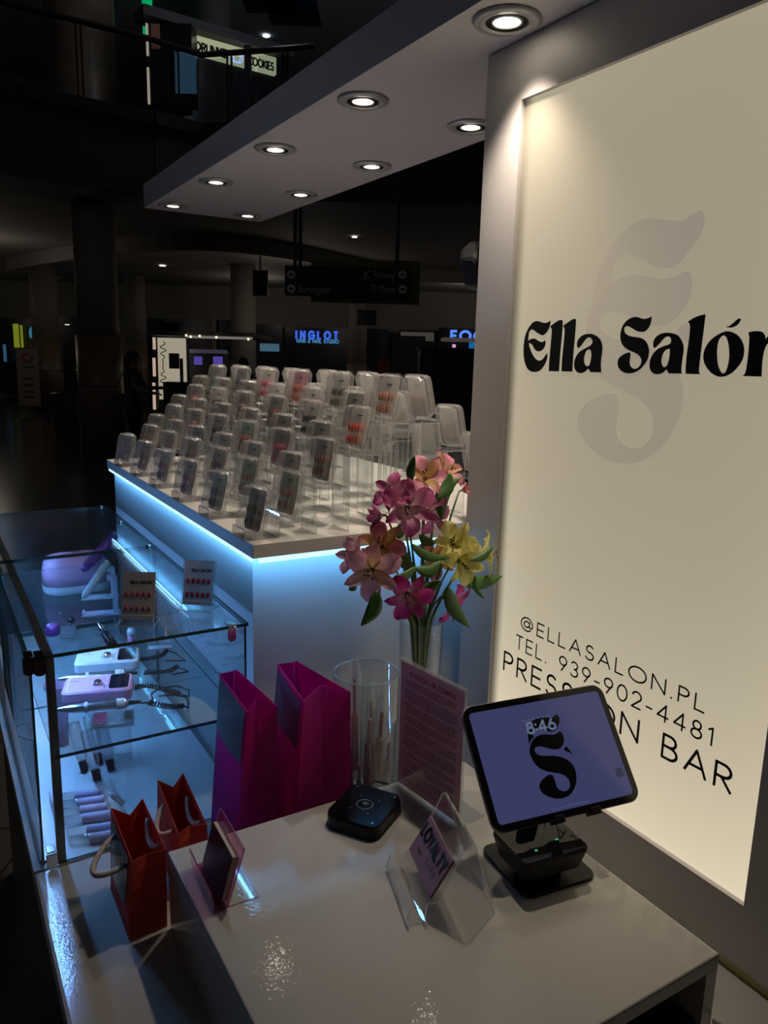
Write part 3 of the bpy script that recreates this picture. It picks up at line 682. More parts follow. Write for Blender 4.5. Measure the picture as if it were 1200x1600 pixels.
m = MB(); m.lathe([(.014, 0), (.016, .004), (.016, .020), (.012, .026)], (.222, 1.85, CZS + .001), 18, capb=True, capt=True); m.build('jar_body', M_purple, t, smooth=True)
t = thing('pink_bottle', 'small pink bottle with a white cap behind the drill boxes', 'bottle', (.372, 1.70, CZS))
m = MB(); m.lathe([(.009, 0), (.010, .003), (.010, .020), (.006, .024)], (.368, 1.70, CZS + .001), 18, capb=True, capt=True); m.build('bottle_body', M_pinkpl, t, smooth=True)
m = MB(); m.lathe([(.0095, .0242), (.010, .034), (.007, .040)], (.368, 1.70, CZS + .001), 18, capb=True, capt=True); m.build('cap', M_whitepl, t, smooth=True)
t = thing('swatch_box', 'flat clear box with a red edged insert beside the pink bottle', 'box', (.42, 1.66, CZS))
M = frame_at((.42, 1.655, CZS), radians(-18))
m = MB(); m.box((0, 0, .010), (.055, .030, .018), M=M); m.build('clear_lid', M_shell, t); m = MB(); m.box((0, 0, .0015), (.052, .028, .002), M=M); m.build('insert', M_whitepl, t); m = MB(); m.box((0, -.0125, .0032), (.050, .002, .001), M=M); m.build('red_strip', pm('red_print', (.6, .06, .05), var=0), t)

# card stands on top of the glass with nail cards
M_nailred = pm('red_nail', (.45, .02, .05), rough=.15, var=0); M_nailpink = pm('rose_nail', (.55, .12, .2), rough=.15, var=0); M_whitecard = pm('white_card', (.58, .57, .60), rough=.6, var=.02)
def card_stand(label, P, rz, nail, clab):
    t = thing('card_stand', label, 'card stand', (P[0], P[1], CZ1), 'clear card stands on the glass case')
    M = frame_at((P[0], P[1], CZ1 + .0005), rz) @ Matrix.Scale(1.28, 4)
    pr = [(-.0, .0), (-.0, .0015), (.032, .0015), (.020, .068), (.0215, .068), (.038, .0)]
    m = MB(); 
    m.box((0, .016, .001), (.052, .036, .0018), M=M, edge=1)
    Mr = M @ Matrix.Translation((0, .012, .001)) @ Matrix.Rotation(radians(-16), 4, 'X'); m.box((0, .004, .036), (.052, .0016, .072), M=Mr, edge=1)
    m.box((0, -.001, .009), (.052, .0016, .016), M=M, edge=1)
    m.box((0, .040, .030), (.030, .0016, .062), M=M @ Matrix.Translation((0, .0, 0)) , edge=1)
    m.build('acrylic_holder', [M_ac, M_ace], t)
    c = thing('nail_card', clab, 'nail card', (P[0], P[1], CZ1), 'nail sample cards')
    m = MB(); m.box((0, .0018, .038), (.046, .0008, .066), M=Mr); cd_ = m.build('card', M_whitecard, c)
    m = MB()
    for r in range(2):
        for k in range(5):
            m.sphere(Mr @ Vector((-.016 + k * .008, .0008, .040 - r * .020)), .0055, sc=(.65, .3, 1.1), n=8)
    m.build('nail_set', nail, cd_, smooth=True)
    m = MB(); stroke_text(m, 'ELLA SALON', Mr @ Matrix.Translation((-.011, .0010, .055)) @ Matrix.Rotation(pi / 2, 4, 'X'), .0035, .0010, .25); m.build('lettering', M_ink, cd_)
card_stand('clear acrylic stand with the rose nail card, left of the two on the glass top', (.292, 1.318), radians(-28), M_nailpink, 'white card with rose nails in the left clear stand')
card_stand('clear acrylic stand with the red nail card, beside the display table', (.408, 1.350), radians(-36), M_nailred, 'white card with dark red nails in the right clear stand')

# things on the floor of the case
M_tubelab = pm('lilac_label', (.62, .52, .78), rough=.5, var=0)
names = ['nearest the front pane', 'second from the front pane', 'third from the front pane', 'fourth from the front pane', 'fifth from the front pane', 'farthest from the front pane']
for i in range(6):
    y = 1.285 + i * .028 + (.012 if i > 1 else 0)
    t = thing('polish_tube', 'clear tube with lilac label lying on the case floor, %s' % names[i], 'tube', (.20, y, CZ0), 'labelled tubes on the case floor')
    M = frame_at((.205, y, CZ0 + .0095), radians(-14), 0, pi / 2)
    m = MB(); m.lathe([(.004, -.045), (.0085, -.042), (.0085, .038), (.006, .042)], (0, 0, 0), 16, 0, M, capb=True, capt=True); m.build('tube_body', M_shell, t, smooth=True)
    m = MB(); m.lathe([(.0087, -.012), (.0087, .036)], (0, 0, 0), 16, 0, M); m.build('label', M_tubelab, t, smooth=True)
t = thing('plastic_tube', 'thin clear tube lying across the lilac labelled tubes', 'tube', (.25, 1.36, CZ0))
m = MB(); m.tube([(.235, 1.43, .828), (.262, 1.34, .828)], .0055, 14); m.build('tube_body', M_shell, t, smooth=True)
m = MB(); m.tube([(.252, 1.375, .828), (.2535, 1.37, .828)], .0057, 14); m.build('ring', M_tubelab, t, smooth=True)
t = thing('tube_tray', 'clear tray holding the lilac labelled tubes', 'tray', (.20, 1.37, CZ0))
m = MB()
m.box((.150, 1.36, .812), (.002, .19, .022), M=None); m.box((.262, 1.36, .812), (.002, .19, .018)); m.build('tray_walls', M_ac, t)
bi = 0
for (px, py, nm) in ((132, 1198, 'left'), (152, 1212, 'second'), (155, 1186, 'third'), (174, 1196, 'right')):
    q = hit(px, py, z=CZ0 + .012); a = hit(px - 8, py - 62, z=.90)
    t = thing('applicator_bottle', 'clear squeeze bottle with black cap pointing down, %s of four' % nm, 'bottle', q, 'squeeze bottles in the case')
    A = Vector((q.x, q.y, CZ0 + .002)); B = Vector((q.x - .012, q.y + .03, CZ0 + .10))
    d = B - A
    m = MB(); m.tube([A, A + d * .22], [.0075, .0085], 14); m.build('cap', M_black, t, smooth=True)
    m = MB(); m.tube([A + d * .225, A + d * .4, A + d * .85, B], [.009, .0125, .0125, .011], 14); m.build('bottle_body', M_shell, t, smooth=True)
t = thing('accessory_box', 'flat clear box with a red and a brown compartment under the glass shelf', 'box', (.29, 1.52, CZ0))
M = frame_at((.293, 1.555, .895), radians(-14)); 
M0 = frame_at((.293, 1.555, .845), radians(-14)); m = MB(); m.box((0, .01, -.003), (.070, .035, .082), M=M0); m.build('riser_block', M_shell, t)
m = MB(); m.box((0, 0, 0), (.085, .055, .014), M=M); m.build('clear_box', M_shell, t)
m = MB(); m.box((-.026, 0, .0075), (.026, .045, .001), M=M); m.build('red_insert', pm('red_foil', (.55, .04, .10), rough=.3, var=0), t)
m = MB(); m.box((.030, .0, .0075), (.018, .035, .001), M=M); m.build('brown_insert', pm('brown_foil', (.12, .05, .06), rough=.4, var=0), t)
m = MB(); m.box((0, 0, -.002), (.082, .052, .002), M=M); m.build('white_insert', M_whitepl, t)

# ================================================================== RISERS AND NAIL PACKS
STEPS = [(.503, TZ + .0035), (.57, 1.35), (.645, 1.41), (.715, 1.47), (.785, 1.53)]
MID = [(.62, 1.372), (.69, 1.433), (.765, 1.494)]
XC = .835
ordn = ['nearest', 'second', 'third', 'fourth', 'fifth', 'farthest']
def riser(steps, yc, mirror, label, w=.066):
    t = thing('acrylic_riser', label, 'display riser', ((steps[0][0] if not mirror else 2 * XC - steps[0][0]), yc, TZ), 'clear stepped risers on the display table')
    f = (lambda x: 2 * XC - x) if mirror else (lambda x: x); s = -1 if mirror else 1
    th = .0022
    for i, (x, z) in enumerate(steps):
        x0 = x - .020; x1 = x + .045; zz = z - .0012
        tr = MB(); tr.box((f((x0 + x1) / 2), yc, zz - th / 2), (x1 - x0, w, th), edge=1); trd = tr.build('tread', [M_ac, M_ace], t)
        if z - TZ > .01:
            for xu in ([x0 + th / 2, x1 - th / 2] if i == len(steps) - 1 else [x0 + th / 2]):
                up = MB(); up.box((f(xu), yc, (TZ + zz - th) / 2 + .0002), (th, w, zz - th - TZ - .0004), edge=1); up.build('upright', [M_ac, M_ace], t)
        o = rrect(w, .040, .008, 4); o = [(a, max(b, 0)) for a, b in o]
        lp = MB(); lp.loft([[Vector((f(x0 - .0002), yc + a, zz + b)) for a, b in o], [Vector((f(x0 + .0018), yc + a, zz + b)) for a, b in o]])
        lp.m = [0 if len(fc) > 4 else 1 for fc in lp.f]; lp.build('lip', [M_ac, M_ace], trd)
# clamshell pack, local: face to -x, width y, height z
def pack_shell():
    m = MB(); N = 44; base = rrect(.068, .093, .013, 10)
    def ring(x, ins, wave):
        out = []
        for i, (y, z) in enumerate(base):
            sy = (y / .034); sz = (z / .0465)
            yy = y - ins * sy; zz = z - ins * sz
            if z > .030: zz += wave * (abs(sin(y * 240)) - .3)
            if wave and abs(z) < .03: yy += wave * .4 * (1 if y > 0 else -1) * sin(z * 300)
            out.append(Vector((x, yy, zz + .0465)))
        return out
    m.loft([ring(.0160, .008, .0006), ring(.0145, .0050, .0018), ring(.0050, .0030, .0018), ring(.0048, -.0008, .0008), ring(.0036, -.0008, .0008), ring(.0034, .0022, .0012), ring(-.0040, .0034, .0024), ring(-.0042, .0046, .0014), ring(-.0150, .0062, .0022), ring(-.0180, .0090, .0008)], 0)
    
    return m.mesh('clamshell', [M_shell], False)
SHELL = pack_shell()
def tray_mesh():
    m = MB(); o = rrect(.053, .078, .007, 4)
    m.loft([[Vector((.0040, y, z + .046)) for y, z in o], [Vector((.0025, y, z + .046)) for y, z in o]])
    return m
def nail_mesh(ms):
    m = MB()
    for r in range(2):
        for k in range(5):
            y = -.0185 + k * .0092; h = [.0105, .0118, .0125, .0118, .0095][k]
            m.sphere((-.0010, y, .046 - r * .0235), .0043 if k else .0050, k % len(ms), 8, (.45, 1.0, h / .0043 * .85))
    return m
NAILC = {'pale grey': (.34, .33, .33), 'grey blue': (.10, .12, .16), 'brown': (.20, .10, .07), 'dark red': (.18, .02, .03), 'hot pink': (.62, .04, .18), 'pink': (.70, .16, .28), 'orange': (.60, .12, .05),
         'peach': (.50, .22, .15), 'black and white': (.02, .02, .03), 'navy': (.015, .02, .06), 'nude': (.42, .26, .20), 'olive': (.12, .12, .06), 'mint': (.22, .36, .30), 'mauve': (.28, .14, .17), 'coral red': (.65, .09, .05), 'rose brown': (.30, .13, .11), 'pale blue': (.22, .36, .42)}
CARDC = {'grey': (.30, .30, .285), 'mint': (.30, .38, .33), 'white': (.68, .64, .60), 'slate': (.21, .25, .26), 'pink': (.55, .30, .36)}
trays = {k: tray_mesh().mesh('backing_card', [paper('card_' + k, tuple(min(.9, c * 1.25) for c in v), .5)], False) for k, v in CARDC.items()}
nails = {}
for k, v in NAILC.items():
    a = paper('nail_' + k, tuple(min(.95, c * 1.35) for c in v), .45, .15)
    b = paper('nail2_' + k, tuple(min(.95, c * 1.8 + .05) for c in v), .45, .15)
    nails[k] = nail_mesh([a, a, b]).mesh('nails', [a, a, b], True)
mm = MB(); mm.box((.0022, 0, .0715), (.0003, .016, .0024)); mm.box((.0022, 0, .0675), (.0003, .010, .0008)); MARK = mm.mesh('brand_mark', [M_ink])
def pack(x, y, z, mirror, nail, card, label, tilt=14, yawd=11):
    t = bpy.data.objects.new('press_on_nail_pack', None); COL.objects.link(t); t.empty_display_size = .02
    t.location = (x, y, z + .0012 + .0105 * abs(sin(radians(tilt)))); t.rotation_euler = (0, radians(tilt), pi + radians(6) if mirror else radians(yawd))
    tag(t, label, 'nail pack', 'press-on nail packs on the risers')
    for nm, me in (('clamshell', SHELL), ('backing_card', trays[card]), ('nail_set', nails[nail]), ('brand_mark', MARK)):
        c = bpy.data.objects.new(nm, me); COL.objects.link(c); c.parent = t
look = {  # (row, step): (nails, card), main risers on the left side
 (0,0): ('olive','slate'), (0,1): ('rose brown','mint'), (0,2): ('rose brown','grey'), (0,3): ('coral red','white'), (0,4): ('peach','white'),
 (1,0): ('grey blue','mint'), (1,1): ('mauve','mint'), (1,2): ('pink','grey'), (1,3): ('black and white','white'), (1,4): ('olive','white'),
 (2,0): ('mauve','grey'), (2,1): ('navy','grey'), (2,2): ('peach','mint'), (2,3): ('rose brown','grey'), (2,4): ('peach','pink'),
 (3,0): ('mauve','grey'), (3,1): ('brown','grey'), (3,2): ('navy','grey'), (3,3): ('nude','grey'), (3,4): ('hot pink','white'),
 (4,0): ('rose brown','grey'), (4,1): ('mauve','grey'), (4,2): ('peach','grey'), (4,3): ('dark red','white'), (4,4): ('grey blue','grey'),
 (5,0): ('mauve','slate'), (5,1): ('rose brown','grey'), (5,2): ('rose brown','mint'), (5,3): ('orange','grey'), (5,4): ('pale blue','grey')}
lookm = {(0,0): ('brown','grey'), (0,1): ('brown','grey'), (0,2): ('olive','grey'), (1,0): ('dark red','grey'), (1,1): ('navy','grey'), (1,2): ('peach','white'),
 (2,0): ('hot pink','grey'), (2,1): ('olive','grey'), (2,2): ('grey blue','white'), (3,0): ('navy','slate'), (3,1): ('mauve','grey'), (3,2): ('rose brown','grey'),
 (4,0): ('nude','grey'), (4,1): ('orange','grey'), (4,2): ('brown','grey'), (5,0): ('mauve','grey'), (5,1): ('nude','grey'), (5,2): ('peach','grey')}
stepn = ['lowest', 'second', 'third', 'fourth', 'topmost']; mstep = ['lowest', 'middle', 'topmost']
rr = random.Random(3)
for r in range(6):
    y = 1.31 + .205 * r
    for mir, side in ((False, 'left'), (True, 'right')):
        riser(STEPS if not mir else STEPS[2:], y, mir, 'clear five-step riser, %s of the tall ones facing %s' % (ordn[r], side) if not mir else 'clear tall riser facing right, %s of its row' % ordn[r])
        for s, (x, z) in enumerate(STEPS):
            if mir and (s < 2 or (r > 2 and s < 4)): continue
            na, ca = look[(r, s)] if not mir else (rr.choice(['nude', 'pale grey', 'peach']), 'white')
            xx = x if not mir else 2 * XC - x + (.012 if s < 4 else .0)
            pack(xx, y + rr.uniform(-.004, .004), z, mir, na, ca, '%s nail pack on the %s step of the %s tall riser, facing %s' % (na, stepn[s], ordn[r], side), 13 + rr.uniform(-2, 2))
    y2 = y + .1025
    for mir, side in ((False, 'left'), (True, 'right')):
        if mir and r > 2: continue
        riser(MID if not mir else MID[1:], y2, mir, 'clear short riser facing %s, %s of those between the tall ones' % (side, ordn[r]))
        for s, (x, z) in enumerate(MID):
            if mir and s == 0: continue
            if r == 5 and False: continue
            na, ca = lookm[(r, s)] if not mir else (rr.choice(['nude', 'pale grey', 'mauve']), 'white')
            pack(x if not mir else 2 * XC - x, y2 + rr.uniform(-.004, .004), z, mir, na, ca, '%s nail pack on the %s step of the %s short riser, facing %s' % (na, mstep[s], ordn[r], side), 13 + rr.uniform(-2, 2))

# ================================================================== BAGS
def P3(a): return Vector(a)
def bag(name, label, cat, base, top, mats, notch=.02, group=None, panel=None, fold=.014):
    """base / top: near-left, near-right, far-right, far-left corners. broad sides face left and right, gussets face near and far"""
    t = thing(name, label, cat, tuple(sum((Vector(b) for b in base), Vector()) / 4), group)
    B = [Vector(b) for b in base]; T = [Vector(b) for b in top]
    def wall(nm, pts, mi=0):
        # pts: grid rows bottom to top, thin sheet
        m = MB(); R = len(pts); Cn = len(pts[0]); vs = [p for r in pts for p in r]
        m.add(vs, [(r * Cn + c, r * Cn + c + 1, (r + 1) * Cn + c + 1, (r + 1) * Cn + c) for r in range(R - 1) for c in range(Cn - 1)])
        o = m.build(nm, mats, t, recalc=False); sd = o.modifiers.new('thick', 'SOLIDIFY'); sd.thickness = .0007; sd.offset = 0
        return o
    def lerp(a, b, f): return a + (b - a) * f
    def gus(b0, b1, t0, t1, inward, nm):
        rows = []
        for k in range(6):
            f = k / 5; a = lerp(b0, t0, f); c = lerp(b1, t1, f); mid = lerp(a, c, .5) + inward * (fold * f ** 1.3)
            if k == 5: mid = mid - Vector((0, 0, notch))
            rows.append([a, mid, c])
        wall(nm, rows)
    cen = (T[0] + T[1] + T[2] + T[3]) / 4; 
    nr = ((T[2] + T[3]) - (T[0] + T[1])).normalized()
    gus(B[0], B[1], T[0], T[1], nr, 'near_gusset'); gus(B[3], B[2], T[3], T[2], -nr, 'far_gusset')
    def side(b0, b1, t0, t1, nm, out):
        rows = []
        for k in range(6):
            f = k / 5; rows.append([lerp(lerp(b0, t0, f), lerp(b1, t1, f), g) + out * (.004 * sin(pi * g) * sin(pi * f)) for g in (0, .25, .5, .75, 1)])
        wall(nm, rows)
    rn = (B[1] - B[0]).normalized()
    side(B[0], B[3], T[0], T[3], 'left_side', -rn); side(B[1], B[2], T[1], T[2], 'right_side', rn)
    m = MB(); m.add([b + Vector((0, 0, .0006)) for b in B], [(0, 1, 2, 3)]); o = m.build('bottom', mats, t, recalc=False)
    if panel:      # sticker on the left side: u0,u1 along depth, v0,v1 along height
        u0, u1, v0, v1, pmt = panel
        def pt(u, v): return lerp(lerp(B[0], T[0], v), lerp(B[3], T[3], v), u) - rn * (.0016 + .004 * sin(pi * u) * sin(pi * v))
        m = MB(); n = 5
        vs = [pt(u0 + (u1 - u0) * i / n, v0 + (v1 - v0) * j / n) for j in range(n + 1) for i in range(n + 1)]
        m.add(vs, [(j * (n + 1) + i, j * (n + 1) + i + 1, (j + 1) * (n + 1) + i + 1, (j + 1) * (n + 1) + i) for j in range(n) for i in range(n)])
        o = m.build('front_sticker', pmt, t, recalc=False); sd = o.modifiers.new('thick', 'SOLIDIFY'); sd.thickness = .0005
    return t
M_mag = paper('magenta_paper', (.66, .03, .38), .5); M_orange = paper('red_orange_paper', (.62, .075, .04), .3)
M_stick = pm('slate_sticker', (.10, .10, .13), rough=.3, var=.05); M_stick2 = pm('printed_sticker', (.16, .06, .13), rough=.4, var=.6, scale=350)
M_cord = pm('cream_cotton_cord', (.50, .42, .36), rough=.9, var=.1, scale=300, bump=.5, bscale=900)
ZC = .8008
bag('magenta_gift_bag', 'magenta paper gift bag with a slate sticker, left of the pair', 'gift bag',
    [(.392, 1.10, ZC), (.470, 1.10, ZC), (.470, 1.225, ZC), (.392, 1.225, ZC)], [(.417, 1.10, 1.080), (.470, 1.10, 1.078), (.444, 1.222, 1.102), (.413, 1.222, 1.100)], [M_mag],
    notch=-.012, panel=(.05, .97, .66, .99, M_stick), fold=.02)
bag('magenta_gift_bag', 'magenta paper gift bag with a printed sticker, right of the pair', 'gift bag',
    [(.480, 1.06, ZC), (.592, 1.06, ZC), (.592, 1.185, ZC), (.480, 1.185, ZC)], [(.500, 1.06, 1.098), (.587, 1.06, 1.094), (.540, 1.180, 1.116), (.505, 1.180, 1.116)], [M_mag],
    notch=-.010, panel=(.08, .96, .70, .97, M_stick2), fold=.02)
def cord_loop(parent, a, b, out, drop, r=.0043):
    A, Bv = Vector(a), Vector(b); pts = []
    for i in range(17):
        f = i / 16; p = A + (Bv - A) * f + Vector(out) * sin(pi * f) ** .6 + Vector((0, 0, -drop)) * sin(pi * f) ** .8
        pts.append(p)
    m = MB(); m.tube(pts, r, 8); m.build('handle', M_cord, parent, smooth=True)
M_orpanel = pm('brown_glossy_panel', (.055, .045, .042), rough=.2, var=.1)
b1 = bag('orange_gift_bag', 'small orange red gift bag with cream cord handles, standing nearest', 'gift bag',
    [(.200, 1.022, ZC), (.256, 1.022, ZC), (.256, 1.148, ZC), (.200, 1.148, ZC)], [(.209, 1.02, .929), (.258, 1.02, .931), (.256, 1.15, .944), (.207, 1.15, .942)], [M_orange], notch=.010, panel=(.12, .82, .35, .96, M_orpanel), fold=.017)
cord_loop(b1, (.2055, 1.05, .905), (.2075, 1.115, .918), (-.045, -.02, 0), .010)
cord_loop(b1, (.256, 1.05, .920), (.256, 1.115, .928), (-.006, 0, .004), .022)
b2 = bag('orange_gift_bag', 'small orange red gift bag partly hidden behind the raised counter corner', 'gift bag',
    [(.290, 1.075, ZC), (.345, 1.075, ZC), (.345, 1.205, ZC), (.290, 1.205, ZC)], [(.292, 1.075, .914), (.337, 1.075, .916), (.337, 1.200, .941), (.293, 1.200, .940)], [M_orange], notch=.008, fold=.017)
cord_loop(b2, (.292, 1.10, .905), (.292, 1.16, .915), (-.022, -.01, 0), .012)
cord_loop(b2, (.334, 1.10, .905), (.334, 1.165, .915), (-.006, 0, .004), .02)

# ================================================================== JAR, VASE, FLOWERS
JX, JY = .652, 1.118
t = thing('glass_cylinder_jar', 'wide clear glass cylinder jar filled with wrapped pink applicators', 'jar', (JX, JY, ZC))
m = MB(); m.lathe([(.0001, .001), (.058, .001), (.0605, .004), (.0605, .293), (.0595, .295), (.0580, .293), (.0580, .008), (.0001, .008)], (JX, JY, ZC), 56); m.build('jar_glass', M_vase, t, smooth=True)
m = MB(); pts = [(JX + .0593 * cos(2 * pi * k / 48), JY + .0593 * sin(2 * pi * k / 48), ZC + .295) for k in range(48)]; m.tube(pts, .0018, 6, closed=True)
m.build('rim', clear('glass_rim', tint=(.9, .95, .97), haze=.35, hazecol=(.7, .85, .9), gain=3), t, smooth=True)
M_rose = pm('rose_plastic', (.50, .16, .18), rough=.35, var=.08); M_blush = pm('blush_plastic', (.62, .34, .32), rough=.4, var=.05); M_plum = pm('plum_plastic', (.28, .05, .14), rough=.3, var=.05)
jr = random.Random(11)
jl = ['tallest, sticking above the jar rim', 'leaning against the left glass', 'at the front of the jar', 'with a brown tip, in the middle', 'leaning to the right', 'deep at the left bottom', 'at the back right', 'short one at the front right']
js = [(-.018, .012, .33, .020, M_rose), (-.038, -.01, .24, .010, M_plum), (-.012, -.036, .20, .024, M_rose), (.010, .0, .235, .03, M_rose), (.030, -.008, .25, .026, M_blush), (-.026, -.024, .15, .014, M_blush), (.028, .026, .26, .022, M_rose), (.034, -.030, .19, .018, M_blush)]
for i, (dx, dy, h, w, mt) in enumerate(js):
    t = thing('wrapped_applicator', 'pink applicator in a clear plastic sleeve, %s' % jl[i], 'applicator', (JX + dx, JY + dy, ZC + .01), 'wrapped applicators in the jar')
    A = Vector((JX + dx * .75, JY + dy * .75, ZC + .012)); B = Vector((JX + dx * 1.05, JY + dy * 1.05, ZC + h)); d = B - A
    m = MB(); m.tube([A + d * .28, A + d * .32, A + d * .62, A + d * .64], [w * .28, w * .34, w * .34, w * .2], 8); m.build('body', mt, t, smooth=False)
    m = MB(); m.tube([A + d * .645, A + d * .83, A + d * .85], [w * .16, w * .15, w * .05], 10); m.build('tip', M_blush if mt is not M_blush else M_rose, t, smooth=True)
    ang = jr.uniform(-.5, .5); u = Vector((cos(ang), sin(ang) * .5, 0)) * .5 * (w + .012); n = d.cross(u).normalized()
    m = MB(); rings = []
    for f, ww, tk in ((0, 1, .002), (.3, 1.05, w * .4), (.62, 1.05, w * .36), (.86, .95, .003), (1.0, .25, .001)):
        c = A + d * f; cr = jr.uniform(-.002, .002)
        rings.append([c - u * ww + n * cr, c - u * ww * .4 - n * tk, c + u * ww * .4 - n * tk, c + u * ww + n * cr, c + u * ww * .4 + n * tk, c - u * ww * .4 + n * tk])
    m.loft(rings); m.build('sleeve', clear('thin_sleeve_film', tint=(.97, .97, .97), haze=.03, gain=1.6, rough=.12), t)

VX, VY = .790, 1.150
t = thing('glass_vase', 'narrow clear glass vase holding the alstroemeria flowers', 'vase', (VX, VY, ZC))
m = MB(); m.lathe([(.0001, .001), (.034, .001), (.036, .006), (.037, .15), (.0425, .362), (.0418, .364), (.0405, .362), (.035, .15), (.034, .012), (.0001, .012)], (VX, VY, ZC), 48); m.build('vase_glass', M_vase, t, smooth=True)
m = MB(); m.lathe([(.0001, .013), (.0338, .013), (.0348, .15), (.0362, .21), (.0001, .21)], (VX, VY, ZC), 40)
m.build('water', clear('vase_water', tint=(.90, .94, .92), haze=.03, hazecol=(.4, .5, .35), ior=1.33), t, smooth=True)
RZ = ZC + .364

def petal_mat(name, c_tip, c_mid, c_base, streak=None, amt=0.0):
    m, nt, b = nmat(name); L = nt.links.new
    uv = nt.nodes.new('ShaderNodeUVMap'); sp = nt.nodes.new('ShaderNodeSeparateXYZ'); L(uv.outputs[0], sp.inputs[0])
    r = nt.nodes.new('ShaderNodeValToRGB'); e = r.color_ramp.elements; e[0].color = (*c_base, 1); e[0].position = .18; e[1].color = (*c_tip, 1); e[1].position = .95
    k = e.new(.58); k.color = (*c_mid, 1); L(sp.outputs['Y'], r.inputs['Fac'])
    col = r.outputs[0]
    if streak:
        w = nt.nodes.new('ShaderNodeTexWave'); w.inputs['Scale'].default_value = 3.2; w.inputs['Distortion'].default_value = 3; w.inputs['Detail'].default_value = 2
        cb = nt.nodes.new('ShaderNodeCombineXYZ'); mu = nt.nodes.new('ShaderNodeMath'); mu.operation = 'MULTIPLY'; mu.inputs[1].default_value = .25
        L(sp.outputs['X'], cb.inputs[0]); L(sp.outputs['Y'], mu.inputs[0]); L(mu.outputs[0], cb.inputs[1]); L(cb.outputs[0], w.inputs['Vector'])
        gt = nt.nodes.new('ShaderNodeMath'); gt.operation = 'GREATER_THAN'; gt.inputs[1].default_value = .86; L(w.outputs['Fac'], gt.inputs[0])
        lt = nt.nodes.new('ShaderNodeMath'); lt.operation = 'LESS_THAN'; lt.inputs[1].default_value = .72; L(sp.outputs['Y'], lt.inputs[0])
        mm_ = nt.nodes.new('ShaderNodeMath'); mm_.operation = 'MULTIPLY'; L(gt.outputs[0], mm_.inputs[0]); L(lt.outputs[0], mm_.inputs[1])
        m3 = nt.nodes.new('ShaderNodeMath'); m3.operation = 'MULTIPLY'; m3.inputs[1].default_value = amt; L(mm_.outputs[0], m3.inputs[0])
        mx = nt.nodes.new('ShaderNodeMixRGB'); mx.inputs[2].default_value = (*streak, 1); L(m3.outputs[0], mx.inputs[0]); L(col, mx.inputs[1]); col = mx.outputs[0]
    L(col, b.inputs['Base Color']); b.inputs['Roughness'].default_value = .5
    tl = nt.nodes.new('ShaderNodeBsdfTranslucent'); L(col, tl.inputs[0]); mx2 = nt.nodes.new('ShaderNodeMixShader'); mx2.inputs[0].default_value = .3
    out = nt.nodes['Material Output']; L(b.outputs[0], mx2.inputs[1]); L(tl.outputs[0], mx2.inputs[2]); L(mx2.outputs[0], out.inputs[0])
    return m
PET = {
 'pink': (petal_mat('petal_pink', (.88, .27, .38), (.88, .34, .44), (.90, .55, .50)), petal_mat('petal_pink_inner', (.72, .20, .28), (.78, .42, .24), (.85, .62, .20), (.20, .02, .04), .8)),
 'pale': (petal_mat('petal_pale', (.86, .38, .46), (.88, .44, .52), (.86, .55, .48)), petal_mat('petal_pale_inner', (.72, .26, .33), (.76, .40, .34), (.80, .58, .26), (.22, .03, .05), .8)),
 'mag': (petal_mat('petal_magenta', (.66, .09, .32), (.76, .24, .42), (.90, .62, .66)), petal_mat('petal_magenta_inner', (.48, .05, .22), (.60, .16, .34), (.85, .62, .62), (.22, .01, .10), .7)),
 'dark': (petal_mat('petal_dark', (.56, .016, .20), (.58, .03, .22), (.66, .15, .30)), petal_mat('petal_dark_inner', (.40, .01, .13), (.48, .04, .18), (.70, .40, .42), (.15, .0, .05), .6)),
 'coral': (petal_mat('petal_coral', (.62, .13, .16), (.60, .14, .15), (.60, .25, .12)), petal_mat('petal_coral_inner', (.60, .12, .14), (.70, .40, .12), (.65, .40, .15), (.20, .02, .03), .8)),
 'yellow': (petal_mat('petal_yellow', (.95, .86, .28), (.96, .88, .26), (.85, .82, .30)), petal_mat('petal_yellow_inner', (.95, .86, .26), (.96, .86, .24), (.85, .80, .25), (.12, .05, .01), .85)),
}
M_stem = pm('green_stem', (.10, .18, .045), rough=.5, var=.15, scale=60); M_leaf = pm('green_leaf', (.06, .16, .03), rough=.42, var=.2, scale=70)
M_anther = pm('dark_anther', (.10, .04, .02), rough=.6, var=.1); M_fil = pm('filament', (.70, .35, .32), rough=.5, var=.05)
